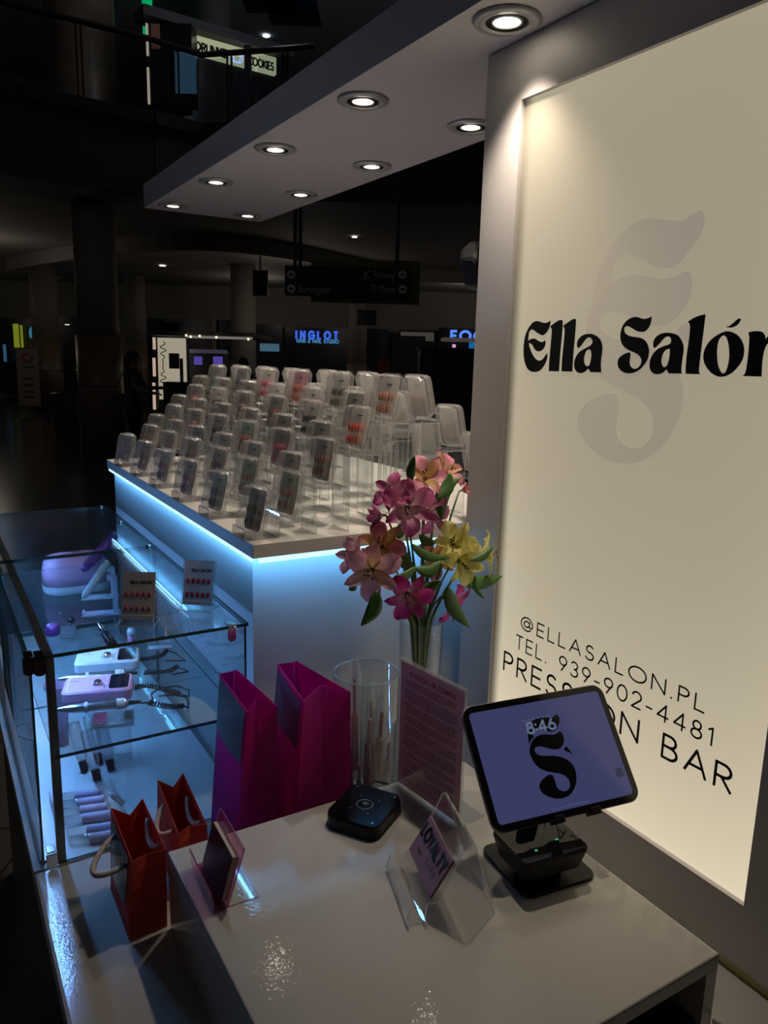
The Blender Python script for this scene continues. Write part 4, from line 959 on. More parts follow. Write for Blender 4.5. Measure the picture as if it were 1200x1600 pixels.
def petal_mesh(L_, W, wide, curl, mat_, cup=.25, narrow=False, seed=0):
    """petal along +y, opening outward; uv v along length"""
    nr, nc = 9, 6; me = bpy.data.meshes.new('petal'); vs = []; uv = []
    rr_ = random.Random(seed)
    w0 = rr_.uniform(-.5, .5)
    for i in range(nr):
        v = i / (nr - 1)
        if narrow: w = W * (.22 + .78 * sin(pi * min(1, v * .95 + .02)) ** .8) if v < 1 else W * .10
        else: w = W * (.16 + .84 * (sin(pi * (v ** 1.35) * .88) ** .75)) if v > 0 else W * .16
        if v > .93: w *= .72
        ang = curl[0] + (curl[1] - curl[0]) * v ** 1.4
        yy = L_ * v * cos(ang * .6); zz = L_ * v * sin(ang)
        for k in range(nc):
            u = k / (nc - 1) * 2 - 1
            x = u * w / 2; z = zz + cup * w * (u * u) * .5 * (1 - .3 * v) + .0012 * sin(u * 5 + w0 * 6 + v * 7) * v * (2.2 if not narrow else 1.2)
            vs.append((x, yy - abs(u) ** 3 * .0025 * v, z)); uv.append((k / (nc - 1), v))
    fs = [(i * nc + k, i * nc + k + 1, (i + 1) * nc + k + 1, (i + 1) * nc + k) for i in range(nr - 1) for k in range(nc - 1)]
    me.from_pydata(vs, [], fs); ul = me.uv_layers.new(name='UVMap')
    for p in me.polygons:
        p.use_smooth = True
        for li in p.loop_indices: ul.data[li].uv = uv[me.loops[li].vertex_index]
    me.materials.append(mat_)
    return me
def bloom(label, px, py, Y, rpx, kind, yaw, pitch, roll=0.0, opening=1.0, nosem=False):
    """yaw/pitch (deg) of the flower's axis in world: yaw 0 looks to -y, pitch up"""
    c = hit(px, py, y=Y); dist = (c - CAM).dot(fw); R = rpx * dist / F0
    a, p = radians(yaw), radians(pitch)
    ax = Vector((sin(a) * cos(p), -cos(a) * cos(p), sin(p)))
    q = ax.to_track_quat('Z', 'Y').to_matrix().to_4x4()
    back = R * .55
    M = Matrix.Translation(c - ax * back) @ q @ Matrix.Rotation(radians(roll), 4, 'Z')
    t = bpy.data.objects.new('alstroemeria', None); COL.objects.link(t); t.empty_display_size = .02; t.location = c
    tag(t, label, 'flower', 'alstroemeria blooms in the vase')
    om, im = PET[kind]
    lo = R * 1.15
    for k in range(3):
        me = petal_mesh(lo, R * .80, True, (radians(72), radians(72 - 52 * opening)), om, .30, seed=k * 7 + int(px))
        me.transform(M @ Matrix.Rotation(2 * pi * k / 3, 4, 'Z') @ Matrix.Translation((0, R * .06, 0))); o = bpy.data.objects.new('petal', me); COL.objects.link(o); attach(o, t)
    for k in range(3):
        me = petal_mesh(lo * 1.04, R * .52, True, (radians(74), radians(74 - 44 * opening)), im, .45, narrow=True, seed=k * 5 + int(py))
        me.transform(M @ Matrix.Rotation(2 * pi * (k + .5) / 3, 4, 'Z') @ Matrix.Translation((0, R * .04, 0))); o = bpy.data.objects.new('petal', me); COL.objects.link(o); attach(o, t)
    if not nosem:
        rs = random.Random(int(px * 3 + py))
        for k in range(5):
            w = rs.uniform(-.8, .8) + (pi if k % 2 else pi * .8); rad = R * rs.uniform(.15, .32); h = R * rs.uniform(.65, .95)
            m = MB(); m.tube([M @ Vector((0, 0, 0)), M @ Vector((cos(w) * rad * .4, sin(w) * rad * .4, h * .6)), M @ Vector((cos(w) * rad, sin(w) * rad, h))], R * .018, 5)
            sta = m.build('stamen', M_fil if kind != 'yellow' else PET['yellow'][0], t, smooth=True)
            m = MB(); m.sphere(M @ Vector((cos(w) * rad, sin(w) * rad, h)), R * .045, 0, 8, (1, 1, 1.4)); m.build('anther', M_anther, sta, smooth=True)
    # receptacle and stalk
    bp = M @ Vector((0, 0, 0))
    m = MB(); m.tube([bp - ax * R * .30, bp - ax * R * .12, bp + ax * R * .10], [R * .07, R * .13, R * .10], 8); m.build('receptacle', M_stem, t, smooth=True)
    neck = Vector((VX + (bp.x - VX) * .18, VY + (bp.y - VY) * .18, RZ - .002))
    s0 = bp - ax * R * .28
    mid = Vector((neck.x + (s0.x - neck.x) * .38, neck.y + (s0.y - neck.y) * .38, neck.z + (max(s0.z, RZ + .03) - neck.z) * .62))
    ft = Vector((VX - (bp.x - VX) * .12, VY - (bp.y - VY) * .12, ZC + .02))
    def bz(f): return (s0 * (1 - f) ** 2 + mid * 2 * f * (1 - f) + neck * f * f)
    pts = [bz(i / 7) for i in range(8)] + [neck + (ft - neck) * (i / 5) for i in range(1, 6)]
    # keep the submerged part inside the glass
    for i, q_ in enumerate(pts):
        if q_.z < RZ + .002:
            d = Vector((q_.x - VX, q_.y - VY, 0)); lim = .026 + .006 * max(0, (q_.z - ZC) / .36)
            if d.length > lim: d = d.normalized() * lim; pts[i] = Vector((VX + d.x, VY + d.y, q_.z))
    m = MB(); m.tube(pts, [.0019] * 4 + [.0030] * (len(pts) - 4), 7); m.build('stem', M_stem, t, smooth=True)
    return t
bloom('light pink alstroemeria with yellow throat near the top of the bouquet', 668, 742, 1.13, 33, 'pink', -15, 35, 20)
bloom('light pink alstroemeria at the top right of the bouquet', 702, 731, 1.15, 29, 'pink', 25, 40, 80)
bloom('streaked magenta alstroemeria facing forward in the upper middle', 640, 792, 1.08, 40, 'mag', -22, 15, 62)
bloom('dusky pink alstroemeria left of the streaked magenta one', 613, 768, 1.11, 31, 'mag', -60, 35, 10)
bloom('streaked magenta alstroemeria right of the forward facing one', 680, 803, 1.11, 30, 'mag', 10, -5, 30)
bloom('half open purple alstroemeria bud at the upper left', 590, 806, 1.12, 19, 'mag', -85, 0, 0, .25, True)
bloom('pale pink alstroemeria at the far left, seen from the side', 553, 868, 1.12, 30, 'pale', -75, 20, 40, .7)
bloom('dusky pink alstroemeria with yellow throat between the left blooms', 597, 850, 1.10, 34, 'coral', -30, 25, 15)
bloom('large pale pink alstroemeria at the lower left', 582, 893, 1.06, 42, 'pale', -28, 8, 55)
bloom('yellow alstroemeria facing forward, left of the yellow ones', 712, 848, 1.09, 33, 'yellow', -20, 20, 25)
bloom('yellow alstroemeria below the other yellow blooms', 727, 880, 1.07, 34, 'yellow', 0, 0, 70)
bloom('yellow alstroemeria at the right edge facing right', 764, 864, 1.10, 31, 'yellow', 55, 10, 40)
bloom('deep magenta alstroemeria hanging over the vase rim', 640, 934, 1.07, 36, 'dark', -20, -5, 35)
bloom('deep magenta alstroemeria at the lower right by the long leaf', 712, 944, 1.10, 32, 'dark', 25, -20, 15)
bloom('coral pink alstroemeria in the shade at the middle', 683, 872, 1.15, 31, 'coral', 0, 10, 50)
bloom('tiny pink alstroemeria bud behind the upper right leaf', 726, 765, 1.17, 11, 'pink', 40, 20, 0, .2, True)
li = 0
def leaf(label, a, b, Y0_, Y1_, wpx, bend=.0, twist=.35):
    A = hit(*a, y=Y0_); B = hit(*b, y=Y1_); d = B - A; L_ = d.length; wd = .86 * wpx * (A - CAM).dot(fw) / F0
    view = ((A + B) / 2 - CAM).normalized(); side = d.cross(view).normalized(); nrm = side.cross(d).normalized()
    rows = []; n = 10
    for i in range(n + 1):
        f = i / n; w = wd * (sin(pi * f ** .85) ** .8) * .5 + .0006; c = A + d * f + side * bend * L_ * sin(pi * f) + nrm * .05 * L_ * sin(pi * f)
        sd = (side * cos(twist * f) + nrm * sin(twist * f))
        rows.append([c - sd * w, c - sd * w * .5 - nrm * w * .15, c - nrm * w * .28, c + sd * w * .5 - nrm * w * .15, c + sd * w])
    m = MB(); vs = [p for r in rows for p in r]; m.add(vs, [(r * 5 + k, r * 5 + k + 1, (r + 1) * 5 + k + 1, (r + 1) * 5 + k) for r in range(n) for k in range(4)])
    o = m.build('leaf', M_leaf, None, smooth=True, recalc=False); sdm = o.modifiers.new('thick', 'SOLIDIFY'); sdm.thickness = .0006
    return tag(o, label, 'leaf', 'alstroemeria leaves')
leaf('upright green leaf at the top beside the light pink bloom', (641, 756), (648, 712), 1.11, 1.11, 15, .05)
leaf('green leaf between the two top pink blooms', (683, 780), (704, 738), 1.10, 1.11, 24, -.12)
leaf('long broad green leaf at the upper right', (690, 812), (721, 744), 1.10, 1.12, 26, .18)
leaf('drooping green leaf at the lower left', (590, 922), (564, 978), 1.05, 1.05, 26, .12)
leaf('green leaf reaching right under the yellow blooms', (718, 908), (785, 900), 1.09, 1.08, 24, -.08)
leaf('thin hanging green leaf tip at the right', (742, 900), (757, 936), 1.06, 1.06, 9, -.12)
leaf('long green leaf hanging over the lower right magenta bloom', (698, 916), (733, 980), 1.05, 1.05, 25, -.08)
leaf('green leaf crossing the middle of the bouquet', (642, 850), (702, 872), 1.08, 1.07, 17, -.12)
leaf('dark green leaf under the middle leaf', (648, 890), (690, 876), 1.10, 1.09, 24, -.2)
leaf('green leaf pointing left above the deep magenta bloom', (650, 886), (608, 906), 1.09, 1.08, 15, .1)
leaf('dark green leaf hanging by the vase rim', (688, 906), (655, 962), 1.09, 1.09, 24, -.15)
leaf('dark green leaf behind the left blooms', (645, 895), (614, 838), 1.13, 1.13, 26, .05)
leaf('green leaf over the yellow bloom', (736, 876), (770, 853), 1.04, 1.04, 14, -.1)
leaf('small green leaf below the magenta blooms', (622, 842), (640, 812), 1.12, 1.12, 18, .1)
leaf('small green leaf at the far left under the pale blooms', (556, 912), (545, 922), 1.09, 1.09, 12, .1)
leaf('green leaf beside the pink bloom in the upper middle', (636, 800), (662, 778), 1.10, 1.10, 16, .1)
leaf('green leaf behind the yellow blooms', (680, 850), (655, 835), 1.12, 1.12, 16, .1)

# ================================================================== THINGS ON THE RAISED COUNTER
def strip_profile(prof, th):
    """thick polyline (2D) -> closed outline as quads list"""
    P_ = [Vector(p) for p in prof]; L1 = []; L2 = []
    for i, p in enumerate(P_):
        a = P_[max(i - 1, 0)]; b = P_[min(i + 1, len(P_) - 1)]; d = (b - a).normalized(); n = Vector((-d.y, d.x)) * th / 2
        L1.append(p + n); L2.append(p - n)
    return L1, L2
def bent_sheet(prof, th, O, e, b, length, mats, name, parent, trim=None):
    L1, L2 = strip_profile(prof, th); m = MB(); N = len(prof)
    def w(p, s): return O + b * p.x + e * s + Vector((0, 0, p.y))
    vs = [w(p, s) for s in (0, length) for p in L1] + [w(p, s) for s in (0, length) for p in L2]
    fs = []; mt = []
    for i in range(N - 1):
        fs += [(i, i + 1, N + i + 1, N + i), (2 * N + i, 3 * N + i, 3 * N + i + 1, 2 * N + i + 1)]; mt += [0, 0]
        fs += [(i, 2 * N + i, 2 * N + i + 1, i + 1), (N + i, N + i + 1, 3 * N + i + 1, 3 * N + i)]; mt += [1, 1]
    fs += [(0, N, 3 * N, 2 * N), (N - 1, 3 * N - 1, 4 * N - 1, 2 * N - 1)]; mt += [1, 1]
    m.add(vs, fs, 0, mt); return m.build(name, mats, parent)
def arcp(c, r, a0, a1, n=5): return [(c[0] + r * cos(radians(a0 + (a1 - a0) * i / n)), c[1] + r * sin(radians(a0 + (a1 - a0) * i / n))) for i in range(n + 1)]

# loyalty card holder
O = Vector((.520, .823, ZT)); e = Vector((-.034, -.107, 0)).normalized(); b = Vector((-e.y, e.x, 0)); b = b if b.x > 0 else -b
t = thing('card_holder', 'clear bent acrylic holder carrying the pink loyalty card', 'card holder', (.54, .76, ZT))
prof = [(.006, .026), (.001, .010)] + arcp((.006, .006), .0055, 170, 270, 4) + [(.022, .0015), (.0245, .004), (.027, .026), (.029, .0275), (.040, .0275), (.0425, .030), (.079, .108)] + arcp((.083, .108), .0045, 160, 20, 5) + [(.122, .0016)]
prof = [(x, z + .0002 if z > .0015 else .0016) for x, z in prof]
bent_sheet(prof, .0024, O, e, b, .112, [M_ac, M_ace], 'acrylic_sheet', t)
card = thing('loyalty_card', 'pink card printed LOYALTY CARD in the clear holder', 'card', (.55, .77, .95))
c0 = O + b * .0335 + e * .001 + Vector((0, 0, .0300)); up = (b * .0300 + Vector((0, 0, .0505))); up.normalize(); nn = e.cross(up); nn = nn if nn.x < 0 else -nn
CM = Matrix(((e.x, up.x, nn.x, c0.x), (e.y, up.y, nn.y, c0.y), (e.z, up.z, nn.z, c0.z), (0, 0, 0, 1)))
m = MB(); m.box((.0515, .029, -.001), (.103, .058, .0040), M=CM); m.build('card_stack', [M_card], card)
m = MB(); stroke_text(m, 'LOYALTY', CM, .0175, .0052, .30, width=.092); m.v = [v + CM.to_3x3() @ Vector((.0055, .0320, .0017)) for v in m.v]; m.build('bold_lettering', M_ink, card)
m = MB(); stroke_text(m, 'CARD', CM, .0075, .0009, .7, width=.036); m.v = [v + CM.to_3x3() @ Vector((.052, .0170, .0017)) for v in m.v]; m.build('fine_lettering', M_ink2, card)
m = MB(); m.box((.026, .016, .0014), (.016, .0022, .0004), M=CM); m.build('small_mark', M_ink2, card)

# pink holder with black cards
O = Vector((.280, .964, ZT)); e = Vector((-.004, -.108, 0)).normalized(); b = Vector((-e.y, e.x, 0))
t = thing('card_holder', 'pink tinted acrylic holder carrying a stack of black cards', 'card holder', (.30, .91, ZT))
prof = [(-.003, .030), (.0, .012)] + arcp((.004, .005), .0042, 180, 270, 3) + [(.012, .0013)] + arcp((.015, .006), .0045, 270, 345, 3) + [(.043, .082)]
prof = [(x, z + .0002 if z > .0015 else .0014) for x, z in prof]
bent_sheet(prof, .0022, O, e, b, .106, [M_pinkac, M_pinkace], 'tinted_sheet', t)
prof = [(.018, .0036)] + [(.062, .0036)]
bent_sheet(prof, .0022, O, e, b, .106, [M_ac, M_pinkace], 'base_sheet', t)
sd = [Vector(p) for p in [(.002, .0062), (.046, .0062), (.046, .055), (.043, .080), (.036, .070), (.030, .040)]]
card = thing('card_stack', 'stack of black fronted cards in the pink tinted holder', 'card', (.30, .91, .94))
c0 = O + b * .0135 + e * .008 + Vector((0, 0, .0085)); up = (b * .26 + Vector((0, 0, .96))).normalized(); nn = e.cross(up); nn = nn if nn.x < 0 else -nn
CM = Matrix(((e.x, up.x, nn.x, c0.x), (e.y, up.y, nn.y, c0.y), (e.z, up.z, nn.z, c0.z), (0, 0, 0, 1)))
m = MB(); m.box((.0445, .031, -.0045), (.089, .062, .009), M=CM); m.build('cards', M_cream, card)
m = MB(); m.box((.0445, .031, .0005), (.089, .062, .0008), M=CM); m.build('black_front', pm('black_card_front', (.014, .010, .016), rough=.35, var=.8, scale=220), card)

# policy stand
A = Vector((.654, 1.010, ZT)); B = Vector((.6735, .853, ZT)); e = (B - A).normalized(); b = Vector((-e.y, e.x, 0)); wl = (B - A).length
t = thing('policy_stand', 'clear upright stand with the pink purchase policy sheet', 'sign holder', ((A + B) / 2)[:], None)
m = MB(); PMx = Matrix(((e.x, b.x, 0, A.x), (e.y, b.y, 0, A.y), (0, 0, 1, ZT), (0, 0, 0, 1)))    # x along, y back, z up
m.box((wl / 2, .012, .0018), (wl, .085, .0028), M=PMx, edge=1); m.build('base_plate', [M_ac, M_ace], t)
m = MB(); m.box((wl / 2, -.0022, .1185), (wl, .0016, .230), M=PMx, edge=1); m.build('front_sheet', [M_ac, M_ace], t)
m = MB(); m.box((wl / 2, .0022, .1185), (wl, .0016, .230), M=PMx, edge=1); m.build('rear_sheet', [M_ac, M_ace], t)
pg = thing('policy_sheet', 'pink printed sheet headed POLÍTICAS DE COMPRA inside the clear stand', 'paper sign', ((A + B) / 2 + Vector((0, 0, .01)))[:])
m = MB(); m.box((wl / 2, 0, .118), (wl - .006, .0006, .222), M=PMx); m.build('sheet', paper('pink_policy_paper', (.62, .44, .55), .38), pg)
TM = PMx @ Matrix(((1, 0, 0, 0), (0, 0, -1, -.0008), (0, 1, 0, 0), (0, 0, 0, 1)))
m = MB(); stroke_text(m, 'POLÍTICAS DE COMPRA', TM @ Matrix.Translation((.028, .209, 0)), .0072, .0013, .22, width=.108); m.build('heading', M_ink2, pg)
m = MB(); tr = random.Random(5); zz = .2005
M_fine = pm('fine_print', (.12, .04, .07), rough=.7, var=0)
for para in (4, 6, 5, 4, 5, 6, 3, 4, 7):
    for ln in range(para):
        x = .012 + (tr.uniform(0, .012) if ln else .004); xe = wl - .012 - (tr.uniform(0, .04) if ln == para - 1 else tr.uniform(0, .008))
        while x < xe:
            w = tr.uniform(.003, .009); m.quad(*[TM @ Vector(q) for q in ((x, zz, 0), (min(x + w, xe), zz, 0), (min(x + w, xe), zz + .0015, 0), (x, zz + .0015, 0))]); x += w + .0012
        zz -= .0036
    zz -= .0034
m.build('fine_print', M_fine, pg)

# square payment reader
t = thing('contactless_reader', 'black square contactless payment reader with glossy top', 'card reader', (.552, .944, ZT))
M = frame_at((.556, .950, ZT), radians(33))
o = rrect(.104, .092, .018, 8)
m = MB(); m.loft([[M @ Vector((x * 1.03, y * 1.03, .0003)) for x, y in o], [M @ Vector((x * 1.03, y * 1.03, .003)) for x, y in o], [M @ Vector((x, y, .0045)) for x, y in o], [M @ Vector((x, y, .020)) for x, y in o]]); m.build('housing', M_black, t, bevel=.0008)
o = rrect(.102, .090, .017, 8); m = MB(); m.loft([[M @ Vector((x, y, .0202)) for x, y in o], [M @ Vector((x, y, .0235)) for x, y in o]]); m.build('glossy_top', pm('reader_top_gloss', (.005, .005, .006), rough=.10, spec=.07, var=0), t, bevel=.0006)
for sx in (-1, 1):
    for sy in (-1, 1):
        m = MB(); m.lathe([(.0018, .0236), (.0018, .0243)], (sx * .040, sy * .034, 0), 10, 0, M, capt=True); m.build('screw', M_chrome, t)
m = MB(); pts = [M @ Vector((.013 * cos(a), .013 * sin(a), .0237)) for a in [2 * pi * k / 32 for k in range(32)]]; m.tube(pts, .0004, 5, closed=True); m.build('contact_ring', M_greypl, t)
for r in (.004, .0065, .009):
    m = MB(); pts = [M @ Vector((-.004 + r * cos(a), r * sin(a), .0237)) for a in [radians(-40 + 80 * k / 8) for k in range(9)]]; m.tube(pts, .0005, 5); m.build('contact_wave', M_greypl, t)
for sx, sy in ((-.02, .016), (.02, .016), (-.02, -.016), (.02, -.016)):
    m = MB(); m.lathe([(.0010, .0236), (.0010, .0240)], (sx, sy, 0), 8, 0, M, capt=True); m.build('indicator_dot', M_greypl, t)
cb_ = MB(); s = M @ Vector((.050, .022, .010)); cb_.tube([s, s + Vector((.014, .012, .003)), s + Vector((.030, .026, .0)), (.636, 1.012, ZT + .004), (.645, 1.024, ZT - .004), (.648, 1.028, ZT - .04), (.652, 1.030, ZC + .006)], [.0032, .0032, .0018, .0018, .0018, .0018, .0018], 8)
tag(cb_.build('reader_cable', M_black, smooth=True), 'short black cable leaving the square payment reader toward the jar', 'cable')

# tablet on its stand
TC = Vector((.763, .757, 1.081))
TM_ = Matrix.Translation(TC) @ Matrix.Rotation(-.211, 4, 'Z') @ Matrix.Rotation(-.700, 4, 'X') @ Matrix.Rotation(-.037, 4, 'Y')
t = thing('tablet', 'tablet showing 8:46 and a black emblem on an indigo screen', 'tablet', TC[:])
def plate(name, w, h, r, y0, y1, mt, n=8, **k):
    m = MB(); o = rrect(w, h, r, n); m.loft([[TM_ @ Vector((x, y0, z)) for x, z in o], [TM_ @ Vector((x, y1, z)) for x, z in o]]); return m.build(name, mt, t, **k)
plate('body', .2486, .1795, .0185, .0004, .0072, pm('rose_grey_aluminium', (.36, .28, .26), rough=.35, metal=.7, var=0), bevel=.0012)
plate('bezel', .2466, .1775, .0178, -.0002, .0003, pm('tablet_bezel_glass', (.004, .004, .005), rough=.12, spec=.5, var=0))
M_scr, nt_, b_ = nmat('tablet_screen'); b_.inputs['Base Color'].default_value = (.004, .004, .006, 1); b_.inputs['Roughness'].default_value = .15
b_.inputs['Emission Color'].default_value = (.31, .335, .90, 1); b_.inputs['Emission Strength'].default_value = .125
scr = plate('screen', .2270, .1580, .006, -.0005, -.0003, M_scr)
# emblem on the screen, drawn upright
ys = [p.x for o in logo2d for p in o]; zs = [p.y for o in logo2d for p in o]; cx_, cz_ = (min(ys) + max(ys)) / 2, (min(zs) + max(zs)) / 2; sc_ = .118 / (max(zs) - min(zs))
em2 = [[Vector(((p.x - cx_) * sc_, (p.y - cz_) * sc_)) for p in o] for o in logo2d]
M_em = pm('screen_black', (.003, .003, .004), rough=.2, var=0)
EM = TM_ @ Matrix(((1, 0, 0, -.001), (0, 0, 1, -.0008), (0, 1, 0, -.004), (0, 0, 0, 1)))
mesh_obj('emblem', fill_mesh('emblem', em2, .00008), M_em, EM, scr)
M_clk = em('clock_glow', (.26, .36, .58), .34)
m = MB(); SM = TM_ @ Matrix(((1, 0, 0, -.027), (0, 0, -1, -.0012), (0, 1, 0, .0345), (0, 0, 0, 1))); stroke_text(m, '8:46', SM, .0155, .0034, .22, width=.048); m.build('clock_digits', M_clk, scr)
m = MB(); 
for k in range(6): m.box((-.028 + k * .0085, -.0011, .0545), (.0065, .0001, .0016), M=TM_)
m.build('date_line', em('date_glow', (.30, .36, .75), .2), scr)
m = MB(); m.box((.004, -.0011, -.0745), (.062, .0001, .0010), M=TM_); m.build('home_bar', em('bar_glow', (.22, .32, .8), .22), scr)
m = MB(); o = rrect(.013, .013, .003, 4); m.loft([[TM_ @ Vector((.102 + x, -.0011, -.046 + z)) for x, z in o], [TM_ @ Vector((.102 + x, -.0009, -.046 + z)) for x, z in o]]); m.build('assist_button', em('assist_glow', (.22, .26, .55), .09), scr)

st = thing('tablet_stand', 'black tablet stand with a square base plate and hooked arms', 'tablet stand', (.725, .73, ZT))
BM = frame_at((.722, .728, ZT), radians(-7))
m = MB(); o = rrect(.124, .122, .016, 7); m.loft([[BM @ Vector((x, y, .0004)) for x, y in o], [BM @ Vector((x, y, .0050)) for x, y in o]]); m.build('base_plate', M_black, st, bevel=.001)
m = MB(); rings = []
for (yy, zz, w, d) in ((.020, .0052, .040, .030), (.024, .030, .034, .026), (.042, .070, .030, .020), (.060, .118, .032, .014)):
    rings.append([BM @ Vector((x + .020 * (zz / .118), y + yy, zz)) for x, y in rrect(w, d, .006, 4)])
m.loft(rings); m.build('arm', M_black, st, smooth=False)
m = MB(); m.box((0, .0115, -.010), (.095, .008, .11), M=TM_); m.build('back_plate', M_black, st, bevel=.002)
for lx in (-.021, .040):
    m = MB(); m.box((lx, .004, -.0925), (.016, .020, .004), M=TM_); m.box((lx, -.0045, -.0885), (.016, .004, .010), M=TM_); m.box((lx, .0115, -.078), (.016, .005, .033), M=TM_); m.build('hook', M_black, st, bevel=.0012)
pt_ = thing('card_terminal', 'black card terminal with a mirror glossy top under the tablet', 'card terminal', (.706, .715, .95))
KM = frame_at((.708, .712, ZT + .0055), radians(-7))
rings = []
for zz, w, d, dy in ((.0, .056, .048, .0), (.014, .060, .052, .0), (.018, .096, .074, .0), (.046, .110, .088, .0), (.050, .109, .087, .0)):
    rings.append([KM @ Vector((x, y + dy, zz)) for x, y in rrect(w, d, .010, 6)])
m = MB(); m.loft(rings); m.build('housing', M_black, pt_)
m = MB(); o = rrect(.106, .084, .009, 6); m.loft([[KM @ Vector((x, y, .0502)) for x, y in o], [KM @ Vector((x, y, .0512)) for x, y in o]]); m.build('glass_top', M_blackgloss, pt_)
M_gl = em('green_indicator', (.05, .9, .35), .5)
for x, y in ((.020, -.012), (-.022, -.022)):
    m = MB(); m.box((x, y, .0515), (.004, .0026, .0005), M=KM); m.build('indicator_light', M_gl, pt_)

# grey power cable on the lower counter at the right
m = MB(); m.tube([(.835, .50, ZC + .0024), (.845, .455, ZC + .0024), (.850, .41, ZC + .0024), (.845, .35, ZC + .0024), (.85, .28, ZC + .0024), (.89, .2, ZC + .0024)], .0022, 8)
tag(m.build('power_cable', pm('grey_cable', (.22, .20, .18), rough=.5, var=0), smooth=True), 'thin grey cable on the low surface between counter and pylon', 'cable')

# black speaker behind the pylon edge
c = hit(735, 416, y=1.262)
t = thing('wall_speaker', 'black rounded wedge shaped speaker mounted on the far edge of the pylon', 'speaker', c[:])
m = MB(); rings = []
SMx = Matrix.Translation(c + Vector((.024, .006, 0))) @ rotz(radians(20)) @ Matrix.Rotation(radians(-24), 4, 'Y')
for xx, w, h in ((-.034, .030, .050), (-.030, .040, .062), (-.010, .056, .086), (.02, .060, .092), (.03, .054, .085)):
    rings.append([SMx @ Vector((xx, y, z)) for y, z in rrect(w, h, .012, 5)])
m.loft(rings); m.build('cabinet', pm('speaker_black', (.006, .006, .007), rough=.7, var=0), t, bevel=.001)
m = MB(); m.box(c + Vector((.012, -.022, 0)), (.02, .044, .02)); m.build('bracket', M_black, t)

# ================================================================== THE DARK MALL
M_soff = pm('mall_ceiling_plaster', (.30, .28, .26), rough=.8, var=.05, scale=.8)
M_fasc = pm('gallery_fascia', (.055, .048, .040), rough=.7, var=.06, scale=1)
M_colu = pm('column_paint', (.30, .28, .25), rough=.7, var=.05, scale=2)
M_cold = pm('column_stone_cladding', (.26, .18, .13), rough=.4, var=.15, scale=3)
M_wall = pm('mall_wall_paint', (.26, .245, .22), rough=.75, var=.05, scale=1)
M_void = pm('dark_shop_interior', (.012, .013, .018), rough=.25, var=.3, scale=2)
M_rail = pm('dark_railing', (.03, .03, .03), rough=.35, metal=.5, var=0)
M_olive = pm('olive_panel', (.16, .17, .03), rough=.5, var=.05)
M_dl = em('white_downlight', (1.0, .96, .9), 1.8)
M_dlc = em('cool_downlight', (.75, .85, 1.0), 2.5)
def oriented(name, c, size, mats, parent=None, bevel=0, yaw=-YAW):
    m = MB(); m.box((0, 0, 0), size); M_ = Matrix.Translation(Vector(c)) @ rotz(yaw); m.v = [M_ @ v for v in m.v]
    return m.build(name, mats, parent, bevel=bevel)
def slab(name, x0, y0, x1, y1, v, th, mats, parent=None, bevel=0):
    a = far(x0, (y0 + y1) / 2, v); b_ = far(x1, (y0 + y1) / 2, v); tp = far((x0 + x1) / 2, y0, v); bt = far((x0 + x1) / 2, y1, v)
    c = (a + b_) / 2; c.z = (tp.z + bt.z) / 2; c += HV * th / 2
    return oriented(name, c, (abs((b_ - a).dot(RV)), th, tp.z - bt.z), mats, parent, bevel)
def structure(o): o['kind'] = 'structure'; return o
# back wall and lower ceiling
m = MB(); m.v = []; 
structure(oriented('wall_back', uvz(0, 27.6, 2.3), (70, .4, 4.6), M_wall))
# lower ceiling behind the gallery edge
edge = [Vector((-14.0, 11.5)), Vector((-2.0, 12.2)), Vector((1.319, 12.41)), Vector((3.276, 12.48)), Vector((4.146, 12.63)), Vector((4.79, 12.0)), Vector((5.44, 11.33)), Vector((9.0, 8.6)), Vector((18.0, 3.0))]
outer = [Vector((-14, 44)), Vector((-2, 44)), Vector((6, 44)), Vector((14, 44)), Vector((20, 40)), Vector((26, 36)), Vector((32, 30)), Vector((38, 24)), Vector((44, 16))]
def deck(z0, z1, name, mt, inset=0.0):
    m = MB()
    for i in range(len(edge) - 1):
        a, b_, c, d = edge[i], edge[i + 1], outer[i + 1], outer[i]
        vs = [Vector((p.x, p.y, z)) for z in (z0, z1) for p in (a, b_, c, d)]
        m.add(vs, [(0, 3, 2, 1), (4, 5, 6, 7), (0, 1, 5, 4), (2, 3, 7, 6)])
    return m.build(name, mt, recalc=False)
structure(deck(4.02, 4.22, 'ceiling_lower', M_soff))
m = MB()
for i in range(len(edge) - 1):
    a, b_ = edge[i], edge[i + 1]; d = (b_ - a).normalized(); n = Vector((d.y, -d.x)) * .15
    vs = [Vector((p.x, p.y, z)) for z in (4.0, 5.0) for p in (a, b_, b_ + n, a + n)]
    m.add(vs, [(0, 1, 2, 3), (4, 5, 6, 7), (0, 1, 5, 4), (1, 2, 6, 5), (2, 3, 7, 6), (3, 0, 4, 7)])
structure(m.build('trim_1', M_fasc))
m = MB()
for i in range(len(edge) - 1):
    a, b_ = edge[i], edge[i + 1]; d = (b_ - a).normalized(); n = Vector((d.y, -d.x)) * .22; n2 = -n * .3
    vs = [Vector((p.x, p.y, z)) for z in (5.0, 5.18) for p in (a + n2, b_ + n2, b_ + n, a + n)]
    m.add(vs, [(0, 1, 2, 3), (4, 5, 6, 7), (0, 1, 5, 4), (1, 2, 6, 5), (2, 3, 7, 6), (3, 0, 4, 7)])
structure(m.build('trim_2', pm('dark_gallery_lip', (.015, .014, .013), rough=.5, var=0)))
